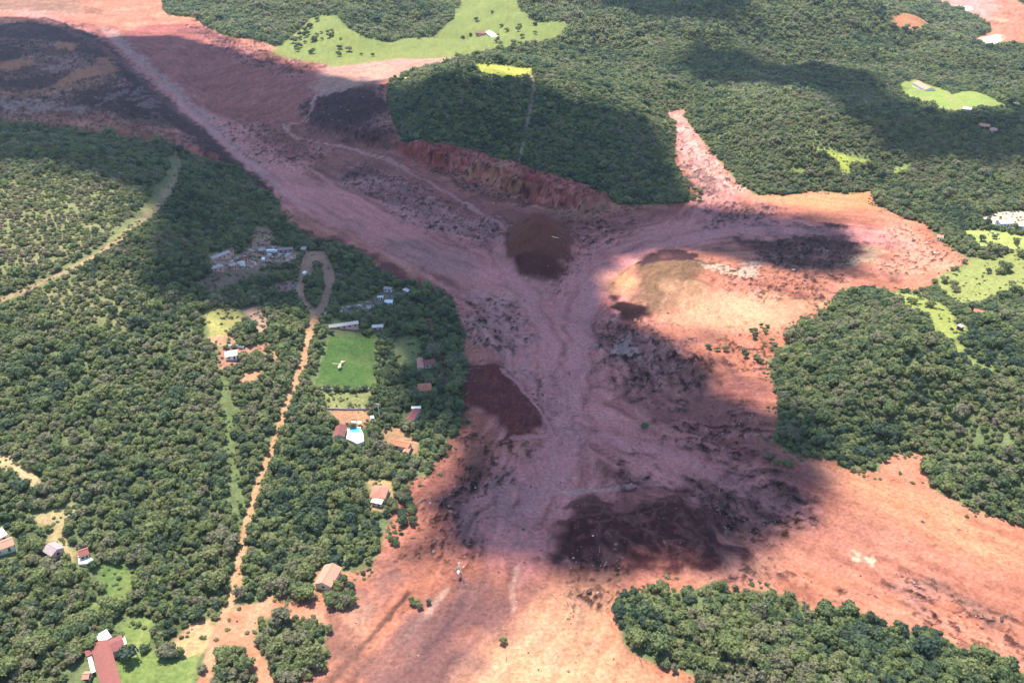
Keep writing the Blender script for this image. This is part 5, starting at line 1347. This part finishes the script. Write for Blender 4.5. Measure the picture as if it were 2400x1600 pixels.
# scattered pasture trees
for px, py, R in PASTURE:
    x, y = L1(px, py)
    if py < 160:
        q = np.array([x]), np.array([y])
        if max(sdf(q[0], q[1], P_, 12.0)[0] for P_ in (TREELESS[2],)) < 2: continue
        add_tree(x, y, R * 1.2, 'small tree dotting the bright far pasture', 'trees dotting the far pasture')
    else:
        add_tree(x, y, R, 'shrubby tree on the bright green pasture or meadow at the right', 'trees dotting the right pasture')

# ---- low shrubs and tussocks that break up the clearings and fringe the woods
cand2 = np.nonzero((cls != 1) & (Y > 220) & (Y < 1100) & (np.abs(X / (Y * math.cos(PITCH) + CAMZ * math.sin(PITCH))) < 0.70))[0]
names = np.array(['ground', 'mudflow'] + FIELDS)
wq = np.zeros(len(names)); 
for i_, nm_ in enumerate(names):
    wq[i_] = {'lawn': 0.16, 'clearing': 0.35, 'yard': 0.32, 'ride': 0.5, 'meadow': 0.16, 'pasture': 0.10, 'bare_clearing': 0.5, 'farm_track': 0.35, 'dirt_road': 0.05}.get(nm_, 0.0)
ww_ = wq[cls[cand2]] * sstep(-0.25, 0.35, fbm(X[cand2] / 11, Y[cand2] / 11, 2, 111)) * (cell[cand2] ** 2)
ok_ = ww_ > 0; cand2, ww_ = cand2[ok_], ww_[ok_]
pk = rng.choice(cand2, min(1500, len(cand2)), replace=False, p=ww_ / ww_.sum())
bad = np.zeros(len(pk), bool)
for (kx, ky, kr) in KEEPOUT: bad |= (X[pk] - kx) ** 2 + (Y[pk] - ky) ** 2 < (kr + 0.3) ** 2
pk = pk[~bad]
scatter('undergrowth', 'low shrubs and tussocks growing in the clearings and along the tracks', X[pk], Y[pk], hgt(X[pk], Y[pk]) - 0.2, rng.uniform(0.45, 1.3, len(pk)), near_coll, sz=rng.uniform(0.5, 0.9, len(pk)))

# mud-stained scrub and half-buried bushes along the torn edge of the woods
ce = np.nonzero((cls == 1) & (mud_d > 0.3) & (mud_d < 9) & (Y > 240) & (Y < 1000) & (np.abs(X / (Y * math.cos(PITCH) + CAMZ * math.sin(PITCH))) < 0.68))[0]
we = cell[ce] ** 2 * np.exp(-mud_d[ce] / 3.0) * sstep(-0.2, 0.4, fbm(X[ce] / 20, Y[ce] / 20, 2, 151))
pe = rng.choice(ce, 900, replace=False, p=we / we.sum())
scatter('undergrowth', 'mud stained scrub along the torn edges of the woods', X[pe], Y[pe], Z[pe] - 0.3, rng.uniform(0.4, 1.5, len(pe)), near_coll, sz=rng.uniform(0.4, 0.9, len(pe)), tilt=0.5, sp=(rng.uniform(0, 1, len(pe)) < 0.6).astype(int))

# ================================================================== debris on the mud
def clod(r, flat):
    v, f = ICO1 if r.random() < 0.5 else ICO0
    s = np.array([r.uniform(.7, 1.3), r.uniform(.5, 1.0), r.uniform(.3, .6) * flat])
    return [p * s * r.uniform(0.72, 1.2) for p in v], f
def clod_mat(name, ramp):
    m, nt, out = new_mat(name)
    oi = N(nt, 'ShaderNodeObjectInfo'); cr = N(nt, 'ShaderNodeValToRGB')
    el = cr.color_ramp.elements
    while len(el) < len(ramp): el.new(0.5)
    for e, (p, c) in zip(el, ramp): e.position = p; e.color = (*c, 1)
    b = N(nt, 'ShaderNodeBsdfPrincipled'); b.inputs['Roughness'].default_value = 0.8
    nt.links.new(oi.outputs['Random'], cr.inputs[0]); nt.links.new(cr.outputs[0], b.inputs['Base Color']); nt.links.new(b.outputs[0], out.inputs[0])
    return m
M_CLOD = clod_mat('mud_clods', [(0.0, (0.07,0.035,0.03)), (0.4, (0.13,0.06,0.05)), (0.8, (0.24,0.11,0.09)), (0.97, (0.34,0.18,0.15)), (1.0, (0.60,0.48,0.42))])
clod_coll = bpy.data.collections.new('clod_kinds')
for k in range(9):
    V, F = clod(random.Random(500 + k), 1.0)
    if k >= 7:      # uprooted trunks
        V = [np.array([p[0] * 3.2, p[1] * 0.28, p[2] * 0.5]) for p in V]
    clod_coll.objects.link(bpy.data.objects.new('clod_%02d' % k, me_from('clod_kind', V, F, [M_CLOD])))
cand = np.nonzero((cls == 1) & (VY.ravel() > 200) & (np.abs(X / (Y * math.cos(PITCH) + CAMZ * math.sin(PITCH))) < 0.70))[0]
wgt = (rough_zone[cand] * (0.15 + cl[cand]) + 0.01)
near_w = wgt / wgt.sum()
pick = rng.choice(cand, 6000, replace=False, p=near_w)
sz_ = rng.lognormal(-0.85, 0.45, len(pick)).clip(0.2, 1.5) * (0.6 + Y[pick] / 900)
scatter('debris', 'clods, uprooted trunks and rubble strewn over the mudflow', X[pick], Y[pick], Z[pick] - 0.05, sz_, clod_coll, tilt=0.3)

# ---- wrecked sheds and rubble in the works and above the pitch
M_RUB = clod_mat('rubble', [(0.0, (0.16,0.11,0.10)), (0.4, (0.26,0.18,0.15)), (0.8, (0.36,0.27,0.23)), (1.0, (0.60,0.54,0.48))])
rub_coll = bpy.data.collections.new('rubble_kinds')
for k in range(9):
    r = random.Random(700 + k); a_, b_, c_ = r.uniform(.6, 2.0), r.uniform(.4, 1.2), r.uniform(.08, .5)
    V = [np.array(p) * (1 + r.uniform(-.2, .2)) for p in boxv(-a_, a_, -b_, b_, 0, c_)]
    rub_coll.objects.link(bpy.data.objects.new('rubble_%02d' % k, me_from('rubble_kind', V, BOXF, [M_RUB])))
for lab_, q_, n_ in (('broken slabs and rubble littering the works yard', [(490,588),(560,592),(600,575),(690,585),(700,612),(640,626),(560,632),(490,628)], 150), ('pale rubble strewn above the football pitch', [(788,722),(850,708),(900,688),(960,684),(950,700),(880,722),(820,742),(780,742)], 45)):
    P_ = land(q_); u_ = rng.uniform(0, 1, (n_ * 4, 2)); p_ = P_.min(0) + u_ * (P_.max(0) - P_.min(0))
    p_ = p_[inside(p_[:, 0], p_[:, 1], P_)][:n_]
    scatter('rubble', lab_, p_[:, 0], p_[:, 1], hgt(p_[:, 0], p_[:, 1]) + 0.05, rng.uniform(0.5, 1.5, len(p_)), rub_coll, tilt=0.2)

# ================================================================== haze
zlo, zhi = -31.5, 285.0
M_HAZE, nt, out = new_mat('haze')
pv = N(nt, 'ShaderNodeVolumePrincipled')
pv.inputs['Color'].default_value = (0.86, 0.91, 1.0, 1)
pv.inputs['Density'].default_value = 0.000036
pv.inputs['Anisotropy'].default_value = 0.2
nt.links.new(pv.outputs[0], out.inputs['Volume'])
hz = mesh_obj('haze', boxv(-26000, 26000, -13000, 29000, zlo, zhi), BOXF, M_HAZE)
tag(hz, 'thin bluish haze lying over the whole valley', kind='stuff')
print('trees', len(TA), 'single', n_ind, NSINGLE, 'verts', len(X))
